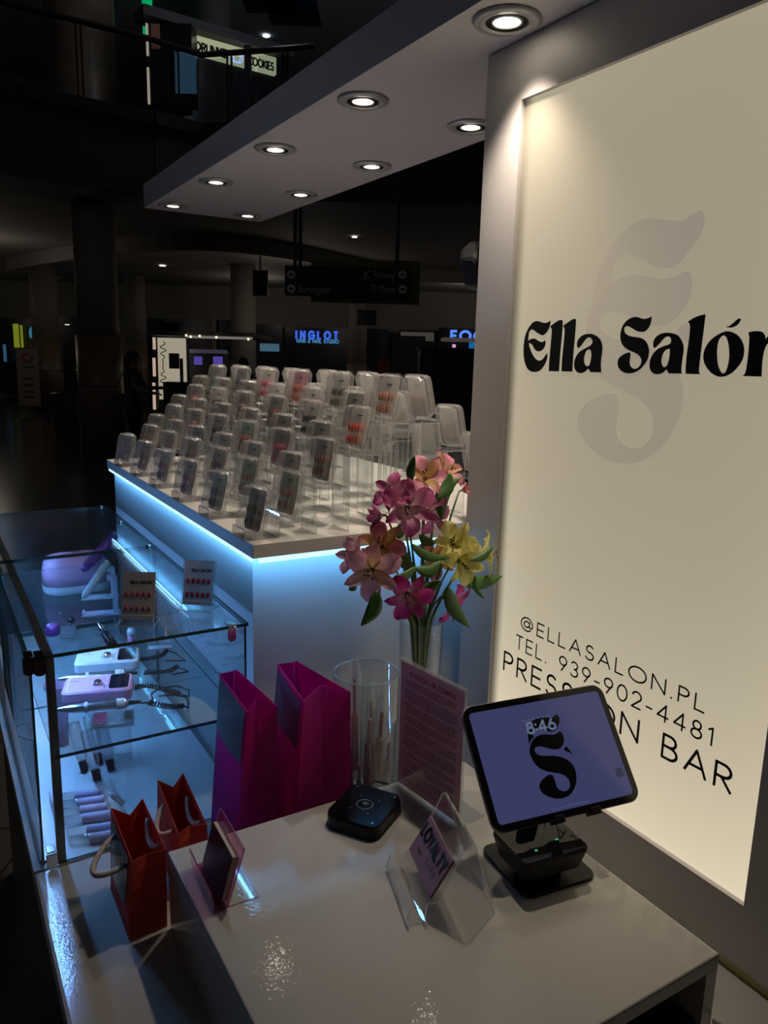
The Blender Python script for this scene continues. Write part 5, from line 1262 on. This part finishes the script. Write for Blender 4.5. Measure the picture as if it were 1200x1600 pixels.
# curved drop in the lower ceiling
cc = far(60, 440, 19); pts = []
m = MB(); ring = []
for k in range(33):
    f = k / 32; px = 20 + 740 * f; v = 21 - 5.0 * sin(pi * min(1, f * 1.25)) ** .8
    q = far(px, 560, v); ring.append(Vector((q.x, q.y, 0)))
for a, b_ in zip(ring[:-1], ring[1:]):
    m.add([Vector((p.x, p.y, z)) for p in (a, b_) for z in (3.72, 4.02)] + [Vector((p.x, p.y, z)) + HV * .12 for p in (a, b_) for z in (3.72, 4.02)], [(0, 1, 3, 2), (4, 6, 7, 5), (0, 2, 6, 4), (1, 5, 7, 3)])
structure(m.build('trim_3', M_soff))
# upper ceiling and upper back wall
structure(oriented('ceiling_upper', uvz(-2, 24, 9.6), (60, 46, .2), pm('upper_ceiling', (.5, .5, .52), rough=.8, var=.04, scale=.5)))
structure(oriented('wall_upper', uvz(-2, 27.2, 7.2), (60, .4, 4.8), pm('upper_wall', (.16, .16, .17), rough=.8, var=.04, scale=.5)))
for x0, y0, x1, y1 in ((430, -14, 446, 12), (455, 8, 470, 30)): pass
for nm, px, py, w, d in (('left', 422, 4, 1.2, 1.0), ('right', 458, 20, 1.2, 1.3)):
    q = hit(px, py, z=9.48); o = oriented('ceiling_panel', q, (w, d, .03), pm('blue_ceiling_panel', (.012, .05, .085), rough=.4, var=0)); tag(o, 'dark blue square panel in the upper ceiling, %s of two' % nm, 'ceiling panel', 'blue ceiling panels')

# railing
t = thing('gallery_railing', 'dark handrail with slim posts along the upper gallery', 'railing', (1.3, 12.4, 5.18))
m = MB(); m.tube([Vector((p.x, p.y, 6.22)) for p in edge[:7]], .045, 8); m.build('handrail', M_rail, t, smooth=True)
for i in range(6):
    a, b_ = edge[i], edge[i + 1]; L_ = (b_ - a).length; n = max(1, int(L_ / 1.25))
    for k in range(n):
        p = a + (b_ - a) * ((k + .5) / n)
        if hit(0, 0, y=5) is None: pass
        m = MB()
        m.box((p.x - .035, p.y - .03, 5.70), (.018, .04, 1.04)); m.build('post', M_rail, t)
        m = MB(); m.box((p.x + .035, p.y - .03, 5.70), (.018, .04, 1.04)); m.build('post', M_rail, t)
m = MB()
for i in range(6):
    a, b_ = edge[i], edge[i + 1]; d = (b_ - a).normalized(); a2 = a + d * .03; b2 = b_ - d * .03; n = Vector((-d.y, d.x)) * .006
    vs = [Vector((p.x, p.y, z)) for z in (5.25, 6.15) for p in (a2 - n, b2 - n, b2 + n, a2 + n)]
    m = MB(); m.add(vs, [(0, 1, 2, 3), (4, 5, 6, 7), (0, 1, 5, 4), (1, 2, 6, 5), (2, 3, 7, 6), (3, 0, 4, 7)]); m.build('glass_panel', clear('railing_glass', tint=(.85, .88, .88), haze=.01, hazecol=(.2, .2, .2)), t)

for (u_, v_, z_, e_) in ((-9, 17, 2.9, 26), (-2, 19, 2.9, 26), (6, 18, 2.9, 26), (-14, 22, 2.9, 20), (-4, 24, 3.2, 20), (4, 24, 3.2, 20)):
    point(uvz(u_, v_, z_), e_ * MALL_E, (1, .88, .74), .4)  # unseen fill, not tied to any ceiling light
point(uvz(-1.5, 13, 7.2), 75 * MALL_E, (.85, .92, 1), .5); point(uvz(2.6, 24, 3.5), 14 * MALL_E, (1, .93, .8), .2); point(uvz(-5, 6, 4.5), 16 * MALL_E, (1, .9, .8), .5)
# columns
def column(label, px, v, r, ztop, zclad, mats=None):
    q = far(px, 560, v); t = thing('column', label, 'column', (q.x, q.y, 0), 'round mall columns')
    m = MB(); m.lathe([(r, zclad + .001), (r, ztop)], (q.x, q.y, 0), 36, capb=True, capt=True); m.build('painted_shaft', M_colu, t, smooth=True)
    if zclad > 0:
        m = MB(); m.lathe([(r * 1.12, 0.001), (r * 1.12, zclad)], (q.x, q.y, 0), 36, capb=True, capt=True); m.build('stone_cladding', M_cold, t, smooth=True)
        for z in (.55, 1.1):
            if z < zclad:
                m = MB(); m.lathe([(r * 1.123, z), (r * 1.126, z + .01), (r * 1.123, z + .02)], (q.x, q.y, 0), 36); m.build('joint', M_rail, t)
column('nearest thick round column with brown cladding below, left of the person', 156, 13, .33, 4.0, 1.92)
column('round column with brown cladding between the banner and the dark shop', 74, 22, .36, 4.0, 2.0)
column('slim far column just left of the perfume kiosk', 215, 24.5, .30, 4.0, 1.9)
column('pale column right of the perfume kiosk, behind its light line', 381, 21, .33, 4.0, 0)
column('pale column beside the dark shop with blue lettering', 558, 25.2, .30, 4.0, 1.5)
q = far(336, 50, 17); t = thing('column', 'upper floor column behind the cookie shop', 'column', (q.x, q.y, 5.2))
m = MB(); m.lathe([(.34, 5.2), (.34, 9.48)], (q.x, q.y, 0), 24); m.build('painted_shaft', pm('upper_column', (.14, .13, .12), rough=.7), t, smooth=True)
q = far(125, 60, 15.5); t = thing('column', 'upper floor dark clad column at the far left behind the railing', 'column', (q.x, q.y, 5.2))
m = MB(); m.lathe([(.62, 5.2), (.62, 9.48)], (q.x, q.y, 0), 24); m.build('painted_shaft', M_cold, t, smooth=True)

# far shopfronts
def shop(name, label, x0, y0, x1, y1, v=26.9, mt=None, cat='shopfront'):
    t = thing(name, label, cat, far((x0 + x1) / 2, 620, v)[:]); t.location.z = 0
    slab('opening', x0, y0, x1, y1, v, .12, mt or M_void, t)
    return t
def put_text(parent, name, txt, px0, py_base, px1, v, mt, size_px, ext=.01, cap=None):
    a = far(px0, py_base, v); b_ = far(px1, py_base, v); me = text_mesh(name, txt, 1.0, .0)
    xs = [w.co.x for w in me.vertices]; ys_ = [w.co.y for w in me.vertices]; W_ = max(xs) - min(xs); x0 = min(xs); Hh = max(ys_)
    width = (b_ - a).dot(RV); hh = size_px * v / F0 / cos(YAW * 0)
    M_ = Matrix.Translation(a) @ rotz(-YAW) @ Matrix.Rotation(pi / 2, 4, 'X') @ Matrix.Diagonal((width / W_, hh / Hh, 1, 1)) @ Matrix.Translation((-x0, 0, 0))
    return mesh_obj(name, me, mt, M_, parent)
def put_strokes(parent, name, txt, px0, py_base, px1, v, mt, h_px, weight, gap=.3):
    a = far(px0, py_base, v); b_ = far(px1, py_base, v); m = MB()
    M_ = Matrix.Translation(a) @ rotz(-YAW) @ Matrix.Rotation(pi / 2, 4, 'X')
    stroke_text(m, txt, M_, h_px * v / F0, weight, gap, width=(b_ - a).dot(RV)); return m.build(name, mt, parent)
t = shop('makeup_shop', 'dark shop with blue illuminated INGLOT lettering', 446, 512, 547, 660)
put_strokes(t, 'blue_lettering', 'INGLOT', 463, 528.5, 527, 26.8, em('blue_sign_glow', (.05, .16, .85), .8), 10.5, .075, .85)
put_strokes(t, 'cyan_lettering', 'HAIR & NAIL STUDIO', 464, 534.8, 529, 26.8, em('cyan_sign_glow', (.08, .30, .62), .55), 5, .035, .30)
shop('dark_shop', 'narrow dark blue shopfront between two pale columns', 571, 514, 606, 640, mt=pm('navy_shop', (.02, .028, .045), rough=.3))
t = shop('lit_shop', 'dim shopfront with pale lit frame at the right', 622, 516, 702, 640, mt=pm('brown_shop', (.035, .028, .022), rough=.4))
slab('lit_header', 626, 519, 678, 525, 26.75, .1, em('dim_header_glow', (.42, .40, .34), .10), t); slab('lit_pillar', 665, 525, 678, 533, 26.75, .1, em('dim_header_glow', 0, 0), t)
t = shop('shoe_shop', 'black shopfront with bright blue illuminated lettering, cut off by the pylon', 683, 513, 790, 640, v=26.6)
put_strokes(t, 'blue_lettering', 'FOOT', 705, 531, 772, 26.5, em('bright_blue_glow', (.10, .26, .95), 1.0), 13, .085, .42)
slab('lit_ceiling', 693, 528, 760, 533, 24.5, 1.2, em('dim_shop_ceiling', (.30, .25, .22), .16), t)
slab('shop_screen', 733, 533, 745, 545, 26.4, .05, em('blue_screen_glow', (.0, .14, .40), .8), t)
slab('colour_display', 707, 538, 712, 543, 26.4, .05, em('pink_glow', (.75, .35, .75), .9), t)
t = shop('blue_lit_shop', 'dark shop with pale blue window glow behind the left pale column', 400, 507, 441, 640, mt=pm('teal_shop', (.012, .02, .03), rough=.3))
slab('window_glow', 406, 537, 436, 549, 26.75, .05, em('pale_blue_glow', (.12, .28, .40), .35), t)
t = shop('eyeglass_shop', 'dark windows under unlit pale lettering at the centre left', 231, 499, 363, 560)
slab('mullion', 332, 497, 338, 600, 26.7, .1, M_wall, t)
put_text(t, 'unlit_lettering', 'G&G', 255, 503, 284, 26.7, pm('unlit_letters', (.34, .34, .33), rough=.5, var=0), 11)
t = shop('left_shop', 'dark shop at the far left with yellow green strips and a cyan ring', -10, 497, 58, 612)
slab('neon_strip', 21, 506, 29, 543, 26.6, .05, em('lime_glow', (.30, .36, .02), .45), t); slab('neon_strip', 32, 508, 35, 543, 26.6, .05, em('lime_glow', 0, 0), t)
q = far(53, 521, 26.6); m = MB(); m.tube([q + RV * .12 * cos(a) + Vector((0, 0, .20 * sin(a))) for a in [2 * pi * k / 20 for k in range(20)]], .05, 6, closed=True); m.build('cyan_ring', em('cyan_glow', (.06, .28, .42), .45), t)
slab('blue_display', 5, 538, 9, 565, 26.6, .05, em('soft_blue_glow', (.05, .16, .30), .4), t); slab('blue_display', 54, 548, 58, 575, 26.6, .05, em('soft_blue_glow', 0, 0), t)
t = shop('second_left_shop', 'dark shop interior between the two left columns', 92, 495, 137, 612)
slab('dim_shelf_light', 118, 577, 134, 579, 26.6, .05, em('dim_warm_glow', (.25, .18, .10), .2), t)

# upper floor cookie shop
t = thing('cookie_shop', 'upper floor kiosk with glowing DRUNKEN COOKIES sign', 'shop', (2.6, 15.5, 5.2))
pa = far(298, 52, 15.0); pb = hit(432, 90, z=pa.z)
d = (pb - pa); d.z = 0; Ld = d.length; d.normalize()
hgt = pa.z - hit(300, 77, x=pa.x).z if False else .34
ang = atan2(d.y, d.x)
KMx = Matrix.Translation(pa) @ rotz(ang)
hgt = 24 * 15 / F0
m = MB(); m.box((Ld / 2, .06, -hgt / 2), (Ld, .10, hgt), M=KMx); m.build('sign_box', em('pale_green_sign', (.50, .54, .34), .62), t)
m = MB(); m.box((Ld / 2 - .3, .1, .12), (Ld + 1.2, .5, .16), M=KMx); m.build('roof_beam', pm('dark_grey_beam', (.06, .06, .065), rough=.6, var=0), t)
m = MB(); stroke_text(m, 'DRUNKEN', KMx @ Matrix(((1, 0, 0, .10), (0, 0, -1, -.002), (0, 1, 0, -hgt * .80), (0, 0, 0, 1))), hgt * .42, .035, .22, width=Ld * .40); m.build('sign_lettering', M_ink2, t)
m = MB(); stroke_text(m, 'COOKIES', KMx @ Matrix(((1, 0, 0, Ld * .66), (0, 0, -1, -.002), (0, 1, 0, -hgt * .80), (0, 0, 0, 1))), hgt * .42, .03, .22, width=Ld * .30); m.build('sign_lettering', M_ink2, t)
for kx in (.50, .53):
    m = MB(); m.tube([KMx @ Vector((Ld * kx + .10 * cos(a), -.01, -hgt * .62 + .09 * sin(a))) for a in [2 * pi * k / 16 for k in range(16)]], .012, 6, closed=True); m.build('neon_ring', em('blue_neon', (.35, .55, .95), 1.2), t)
m = MB(); m.box((Ld * .45, .25, -hgt - 1.0), (Ld * 1.05, .3, 1.95), M=KMx); m.build('stall_body', M_void, t)
slab('dark_cabinet', 232, 36, 300, 160, 14.6, .4, M_void, t)
slab('fridge_glow', 271, 81, 306, 145, 14.55, .04, pm('fridge_display', (.01, .015, .02), rough=.3, emit=(.08, .20, .34), es=.20), t)
slab('light_strip', 228, 36, 231, 86, 14.55, .04, em('pale_strip_glow', (.50, .45, .36), .55), t); slab('light_strip', 230, 105, 233, 162, 14.55, .04, em('pale_strip_glow', 0, 0), t)
slab('menu_board', 236, 37, 249, 75, 14.5, .04, pm('menu_brown', (.06, .03, .02), emit=(.25, .12, .08), es=.12), t)
slab('stall_post', 382, 70, 392, 200, 14.3, .1, M_void, t)
o = slab('green_banner', 222, -30, 237, 54, 17.5, .05, em('green_glow', (.0, .50, .16), .62)); tag(o, 'narrow glowing green vertical banner above the upper kiosk', 'banner')

# hanging direction sign
t = thing('hanging_direction_sign', 'black hanging mall sign with olive panel behind, listing store names', 'sign', far(550, 437, 9)[:])
slab('olive_panel', 486, 406, 656, 474, 9.08, .03, M_olive, t)
slab('black_panel', 445, 417, 640, 464, 9.0, .05, pm('sign_black', (.008, .008, .01), rough=.3, var=0), t)
M_sl = pm('grey_sign_letters', (.55, .55, .55), rough=.6, var=0)
put_text(t, 'store_name', 'JC Penney', 568, 434, 617, 8.985, M_sl, 10); put_text(t, 'store_name', 'TJ Maxx', 578, 456, 617, 8.985, M_sl, 10); put_text(t, 'store_name', 'Burlington', 466, 457, 516, 8.985, M_sl, 10)
M_disc = pm('grey_arrow_disc', (.75, .78, .85), rough=.6, var=0)
for (px, py_, lr) in ((455, 429, -1), (455, 451, -1), (629, 429, 1), (629, 452, 1)):
    q = far(px, py_, 8.985); A_ = Matrix.Translation(q) @ rotz(-YAW) @ Matrix.Rotation(pi / 2, 4, 'X')
    m = MB(); m.lathe([(.0001, .004), (.047, .004), (.047, -.004), (.0001, -.004)], (0, 0, 0), 24, 0, A_); m.build('arrow_disc', M_disc, t)
    m = MB(); m.add([A_ @ Vector(p) for p in ((lr * .03, 0, .006), (-lr * .0, .022, .006), (-lr * .0, .008, .006), (-lr * .028, .008, .006), (-lr * .028, -.008, .006), (-lr * .0, -.008, .006), (-lr * .0, -.022, .006))], [tuple(range(7))]); m.build('arrow', M_rail, t)
for px in (461, 469, 620):
    q = far(px, 417, 9.02); m = MB(); m.tube([q, Vector((q.x, q.y, 4.0 if px < 600 else 4.0))], .022, 8); m.build('hanging_rod', M_rail, t)

# hanging screens
for (x0, y0, x1, y1, v, lab) in ((395, 422, 418, 462, 18, 'black hanging screen left of the direction sign'), (558, 484, 588, 508, 22, 'black hanging screen below the direction sign')):
    t = thing('hanging_screen', lab, 'screen', far((x0 + x1) / 2, (y0 + y1) / 2, v)[:]); slab('screen_panel', x0, y0, x1, y1, v, .08, M_black, t)
    q = far((x0 + x1) / 2, y0, v + .04); m = MB(); m.tube([q, Vector((q.x, q.y, 4.02))], .02, 8); m.build('ceiling_rod', M_rail, t)

# perfume kiosk
t = thing('perfume_kiosk', 'small kiosk with a glowing cream panel lettered in script and a lit roof edge', 'kiosk', far(300, 650, 14)[:]); t.location.z = 0
slab('lit_panel', 247, 528, 290, 612, 14.0, .06, em('cream_panel_glow', (.46, .41, .30), .72), t)
slab('panel_strip', 249, 612, 257, 624, 14.0, .06, em('cream_panel_glow', 0, 0), t)
for y0, y1 in ((527, 546), (559, 588), (598, 640)): slab('edge_light', 238.5, y0, 242.5, y1, 13.9, .03, em('warm_tube_glow', (.62, .45, .36), .75), t)
slab('dark_frame', 232, 524, 247, 650, 14.06, .1, M_void, t)
slab('dark_frame', 289, 524, 294, 650, 14.06, .1, pm('kiosk_grey', (.08, .08, .08)), t)
slab('photo_inset', 264, 552, 280, 576, 13.96, .02, pm('inset_dark', (.04, .04, .045), rough=.4, var=.8, scale=30), t)
q0 = far(255, 610, 13.93)
m = MB(); stp = []
import itertools
for k in range(60):
    f = k / 59; q = far(252 + 5 * sin(f * 40) * (.5 + .5 * sin(f * 9)) + 3, 534 + 68 * f, 13.93); stp.append(q)
m.tube(stp, .008, 5); m.build('script_lettering', M_ink2, t)
slab('roof', 232, 518, 396, 525.5, 13.4, 2.2, pm('kiosk_roof', (.10, .10, .10), rough=.6), t)
slab('roof_light_line', 292, 525.5, 394, 529.5, 13.38, .03, em('pale_line_glow', (.40, .36, .34), .40), t)
for i, (px, py_) in enumerate(((291, 524), (298, 526), (312, 525), (338, 527), (388, 530))):
    q = far(px, py_, 13.3); m = MB(); m.sphere(q, .022, 0, 8); m.build('spot_lamp', em('spot_glow', (.9, .8, .5), 1.6), t)
slab('back_counter', 293, 548, 350, 700, 14.6, .5, pm('kiosk_counter', (.06, .055, .05), rough=.5), t)
slab('display_shelf', 296, 546, 350, 552, 14.4, .3, pm('lilac_shelf', (.30, .26, .34), rough=.5, emit=(.30, .25, .38), es=.10), t)
slab('counter_front', 256, 598, 345, 700, 13.6, .5, pm('kiosk_front', (.02, .02, .022), rough=.5), t)
for i, (x0, x1) in enumerate(((303, 314), (333, 346))):
    o = slab('purple_display', x0, 557, x1, 570, 13.9, .1, em('violet_glow', (.09, .06, .36), .8)); tag(o, 'glowing violet display box on the kiosk shelf, %s of two' % ('left', 'right')[i], 'display', 'violet display boxes'); 
o = slab('bottle', 281, 560, 285, 598, 13.5, .06, pm('dark_bottle', (.02, .02, .02))); tag(o, 'slim dark dispenser bottle standing on the perfume kiosk counter', 'bottle')

# right dark kiosk, red box, banner, bin
t = thing('dark_purple_kiosk', 'dark purple kiosk block in front of the black shopfront', 'kiosk', far(700, 640, 8)[:]); t.location.z = 0
slab('body', 654, 546, 800, 760, 8, .8, pm('dark_purple_panel', (.020, .010, .026), rough=.4, var=.2, scale=4), t)
slab('top_edge', 654, 544, 800, 546, 7.98, .8, pm('kiosk_top_edge', (.12, .10, .09)), t)
slab('faint_panel', 656, 556, 732, 578, 7.97, .02, pm('olive_grey_print', (.03, .03, .018), rough=.5, var=.6, scale=9), t)
o = slab('red_box', 590, 562, 609, 592, 20, .6, pm('dark_red_box', (.16, .02, .035), rough=.5)); tag(o, 'dark red upright box in front of the far shops', 'box')
t = thing('roll_up_banner', 'pale roll up banner stand left of the clad column', 'banner', far(43, 634, 20)[:]); t.location.z = 0
slab('banner_sheet', 27, 545, 61, 634, 20, .03, pm('banner_grey', (.22, .18, .18), rough=.7, var=.05), t)
q = far(42, 558, 19.96); m = MB(); m.tube([q + RV * .12 * cos(a) + Vector((0, 0, .10 * sin(a))) for a in [2 * pi * k / 20 for k in range(20)]], .02, 5, closed=True); m.build('red_roundel', pm('banner_red', (.30, .06, .07)), t)
for y in (572, 590, 600, 610, 618): slab('printed_line', 36, y, 52, y + 2, 19.96, .01, pm('banner_print', (.10, .08, .08)), t)
q = far(106, 640, 15.2); t = thing('trash_bin', 'wide grey cylindrical bin left of the nearest column', 'bin', (q.x, q.y, 0))
m = MB(); m.lathe([(.26, .001), (.31, .78), (.31, .80), (.28, .80)], (q.x, q.y, 0), 32, capb=True); m.build('bin_body', pm('bin_grey', (.14, .13, .125), rough=.4, metal=.2), t, smooth=True)
m = MB(); m.lathe([(.32, .802), (.32, .845), (.22, .87), (.14, .87)], (q.x, q.y, 0), 32); m.build('lid', M_rail, t, smooth=True)

# ceiling lights in the dark mall
n_ = 0
for (px, py_, z, w, mt, lab) in ((83, 435, 4.0, .16, M_dl, 'left of the nearest column, upper one'), (113, 457, 4.0, .13, M_dl, 'left of the nearest column, lower one'), (254, 415, 4.0, .16, M_dl, 'bright one right of the nearest column'), (283, 473, 4.0, .12, M_dl, 'faint one above the perfume kiosk'),
        (490, 484, 4.0, .14, M_dl, 'small one under the direction sign'), (554, 370, 4.0, .10, M_dl, 'faint one above the direction sign'), (678, 495, 4.0, .2, M_dl, 'leftmost of the cluster beside the pylon'), (707, 491, 4.0, .2, M_dl, 'second of the cluster beside the pylon'),
        (713, 497, 4.0, .2, M_dl, 'lower one in the cluster beside the pylon'), (738, 486, 4.0, .2, M_dl, 'upper one touching the pylon edge'), (742, 492, 4.0, .2, M_dl, 'lowest one touching the pylon edge'),
        (416, 56, 9.48, .16, M_dlc, 'white one above the cookie shop'), (475, 7, 9.48, .12, M_dl, 'small warm one on the blue ceiling panel'), (105, 507, 4.0, .12, M_dl, 'warm one in the dark shop between the left columns')):
    q = hit(px, py_, z=z)
    if q.y > 40 or q.y < 0: q = far(px, py_, 24)
    m = MB(); m.lathe([(w * .55, 0), (w * .55, -.012), (.001, -.014)], (q.x, q.y, q.z), 20); o = m.build('ceiling_light', mt, None)
    tag(o, 'small round ceiling light, ' + lab, 'ceiling light', 'mall ceiling lights')

# people: skinned figures
M_skin = pm('skin', (.30, .17, .12), rough=.6, var=.05); M_cloth = pm('black_clothing', (.016, .016, .020), rough=.8, var=.1); M_hair = pm('dark_hair', (.010, .008, .007), rough=.6)
M_sleeve = pm('grey_sleeve', (.13, .13, .14), rough=.8); M_bag = pm('grey_tote_fabric', (.10, .095, .09), rough=.8)
def person(label, loc, yaw, reach=1.0):
    t = thing('person', label, 'person', loc)
    H = 1.66
    V = {}; verts = []; rad = []; edges = []
    def j(n, p, r, par=None):
        V[n] = len(verts); verts.append(p); rad.append(r)
        if par: edges.append((V[par], V[n]))
    j('pelvis', (0, 0, .95), .135); j('waist', (.0, 0, 1.08), .115, 'pelvis'); j('chest', (.01, 0, 1.25), .14, 'waist'); j('uchest', (.01, 0, 1.36), .115, 'chest'); j('neck', (.03, 0, 1.45), .052, 'uchest'); j('head0', (.05, 0, 1.52), .065, 'neck'); j('head1', (.055, 0, 1.59), .085, 'head0'); j('head2', (.05, 0, 1.635), .06, 'head1')
    for s, nm in ((-1, 'l'), (1, 'r')):
        j('sh' + nm, (.0, s * .17, 1.35), .06, 'uchest')
        if s < 0: j('el' + nm, (.13, s * .22, 1.10), .042, 'sh' + nm); j('wr' + nm, (.36, s * .17, 1.06), .028, 'el' + nm); hx = (.36, s * .17, 1.06); dx = (1, .1, 0)
        else: j('el' + nm, (.16, s * .20, 1.12), .042, 'sh' + nm); j('wr' + nm, (.40, s * .14, 1.13), .028, 'el' + nm); hx = (.40, s * .14, 1.13); dx = (1, -.1, 0)
        j('pa' + nm, (hx[0] + .05, hx[1], hx[2]), .026, 'wr' + nm)
        for f in range(4):
            oy = (f - 1.5) * .020; L_ = (.075, .085, .08, .062)[f]
            j('f%d%s' % (f, nm), (hx[0] + .085, hx[1] + oy, hx[2] - .004), .009, 'pa' + nm); j('g%d%s' % (f, nm), (hx[0] + .085 + L_ * .55, hx[1] + oy * 1.1, hx[2] - .012), .008, 'f%d%s' % (f, nm)); j('h%d%s' % (f, nm), (hx[0] + .085 + L_ * .9, hx[1] + oy * 1.1, hx[2] - .034), .0065, 'g%d%s' % (f, nm))
        j('t0' + nm, (hx[0] + .045, hx[1] + s * -.035, hx[2] + .004), .010, 'pa' + nm); j('t1' + nm, (hx[0] + .085, hx[1] + s * -.05, hx[2] - .006), .008, 't0' + nm)
        j('hip' + nm, (0, s * .09, .90), .095, 'pelvis'); j('kn' + nm, (.02 + .04 * (s > 0), s * .10, .49), .060, 'hip' + nm); j('an' + nm, (-.03 + .05 * (s > 0), s * .10, .09), .042, 'kn' + nm); j('toe' + nm, (.12 + .05 * (s > 0), s * .11, .035), .035, 'an' + nm)
    me = bpy.data.meshes.new('body'); me.from_pydata(verts, edges, []); o = bpy.data.objects.new('body', me); COL.objects.link(o)
    o.modifiers.new('skin', 'SKIN'); 
    for i, sv in enumerate(me.skin_vertices[0].data): sv.radius = (rad[i], rad[i]); sv.use_root = (i == 0)
    sb = o.modifiers.new('sub', 'SUBSURF'); sb.levels = 2; sb.render_levels = 2
    dg = bpy.context.evaluated_depsgraph_get(); m2 = bpy.data.meshes.new_from_object(o.evaluated_get(dg)); bpy.data.objects.remove(o)
    m2.materials.clear()
    for mm2 in (M_skin, M_cloth, M_sleeve): m2.materials.append(mm2)
    for p in m2.polygons:
        c = p.center; p.use_smooth = True
        hand = c.x > .37 and .95 < c.z < 1.25
        head = c.z > 1.44
        p.material_index = 0 if (hand or head) else (2 if (c.x > .07 and 1.0 < c.z < 1.3 and abs(c.y) > .08) else 1)
    R_ = Matrix.Translation(Vector(loc)) @ rotz(yaw)
    m2.transform(R_); m2.name = 'body'
    o = bpy.data.objects.new('body', m2); COL.objects.link(o); attach(o, t)
    # face: nose, ears, mouth relief; hair cap and bun
    m = MB(); m.sphere(R_ @ Vector((.145, 0, 1.565)), .014, 0, 8, (1, .8, 1.4)); m.build('nose', M_skin, t, smooth=True)
    for s in (-1, 1):
        m = MB(); m.sphere(R_ @ Vector((.05, s * .083, 1.565)), .02, 0, 8, (.8, .4, 1.3)); m.build('ear', M_skin, t, smooth=True)
        m = MB(); m.sphere(R_ @ Vector((.128, s * .03, 1.59)), .010, 0, 8); m.build('eye', M_black, t, smooth=True)
    m = MB(); m.box((.134, 0, 1.525), (.008, .045, .008), M=R_); m.build('mouth', pm('lips', (.28, .09, .08)), t)
    m = MB(); m.sphere(R_ @ Vector((.025, 0, 1.605)), .105, 0, 16, (1.0, .93, .88)); m.build('hair', M_hair, t, smooth=True)
    m = MB(); rings = []
    for z, w, d in ((1.60, .07, .05), (1.50, .075, .05), (1.40, .06, .035), (1.33, .03, .02)): rings.append([R_ @ Vector((-.055 + d * cos(a), w * sin(a), z)) for a in [2 * pi * k / 12 for k in range(12)]])
    m.loft(rings); m.build('hair_tail', M_hair, t, smooth=True)
    return t, R_
q = far(206, 600, 12); yw = -YAW
pt1, RM1 = person('person in black clothes with pale sleeves standing at the perfume kiosk, reaching forward', (q.x, q.y, 0), yw)
t = thing('tote_bag', 'grey tote bag hanging at the side of the standing person', 'bag', (q.x, q.y, .8))
m = MB(); m.loft([[RM1 @ Vector((-.06 + x, -.33 + y, z)) for x, y in rrect(w, .10, .03, 4)] for z, w in ((.78, .26), (.84, .30), (1.05, .28))]); m.build('bag_body', M_bag, t, bevel=.01)
m = MB(); m.tube([RM1 @ Vector(p) for p in ((-.16, -.33, 1.04), (-.08, -.28, 1.28), (-.02, -.235, 1.42), (.02, -.28, 1.30), (.06, -.33, 1.04))], .010, 6); m.build('strap', M_bag, t, smooth=True)
q = far(382, 600, 15.6)
person('dark haired person behind the perfume kiosk, only the head and shoulders showing', (q.x, q.y, -.06), -YAW + pi * .75)
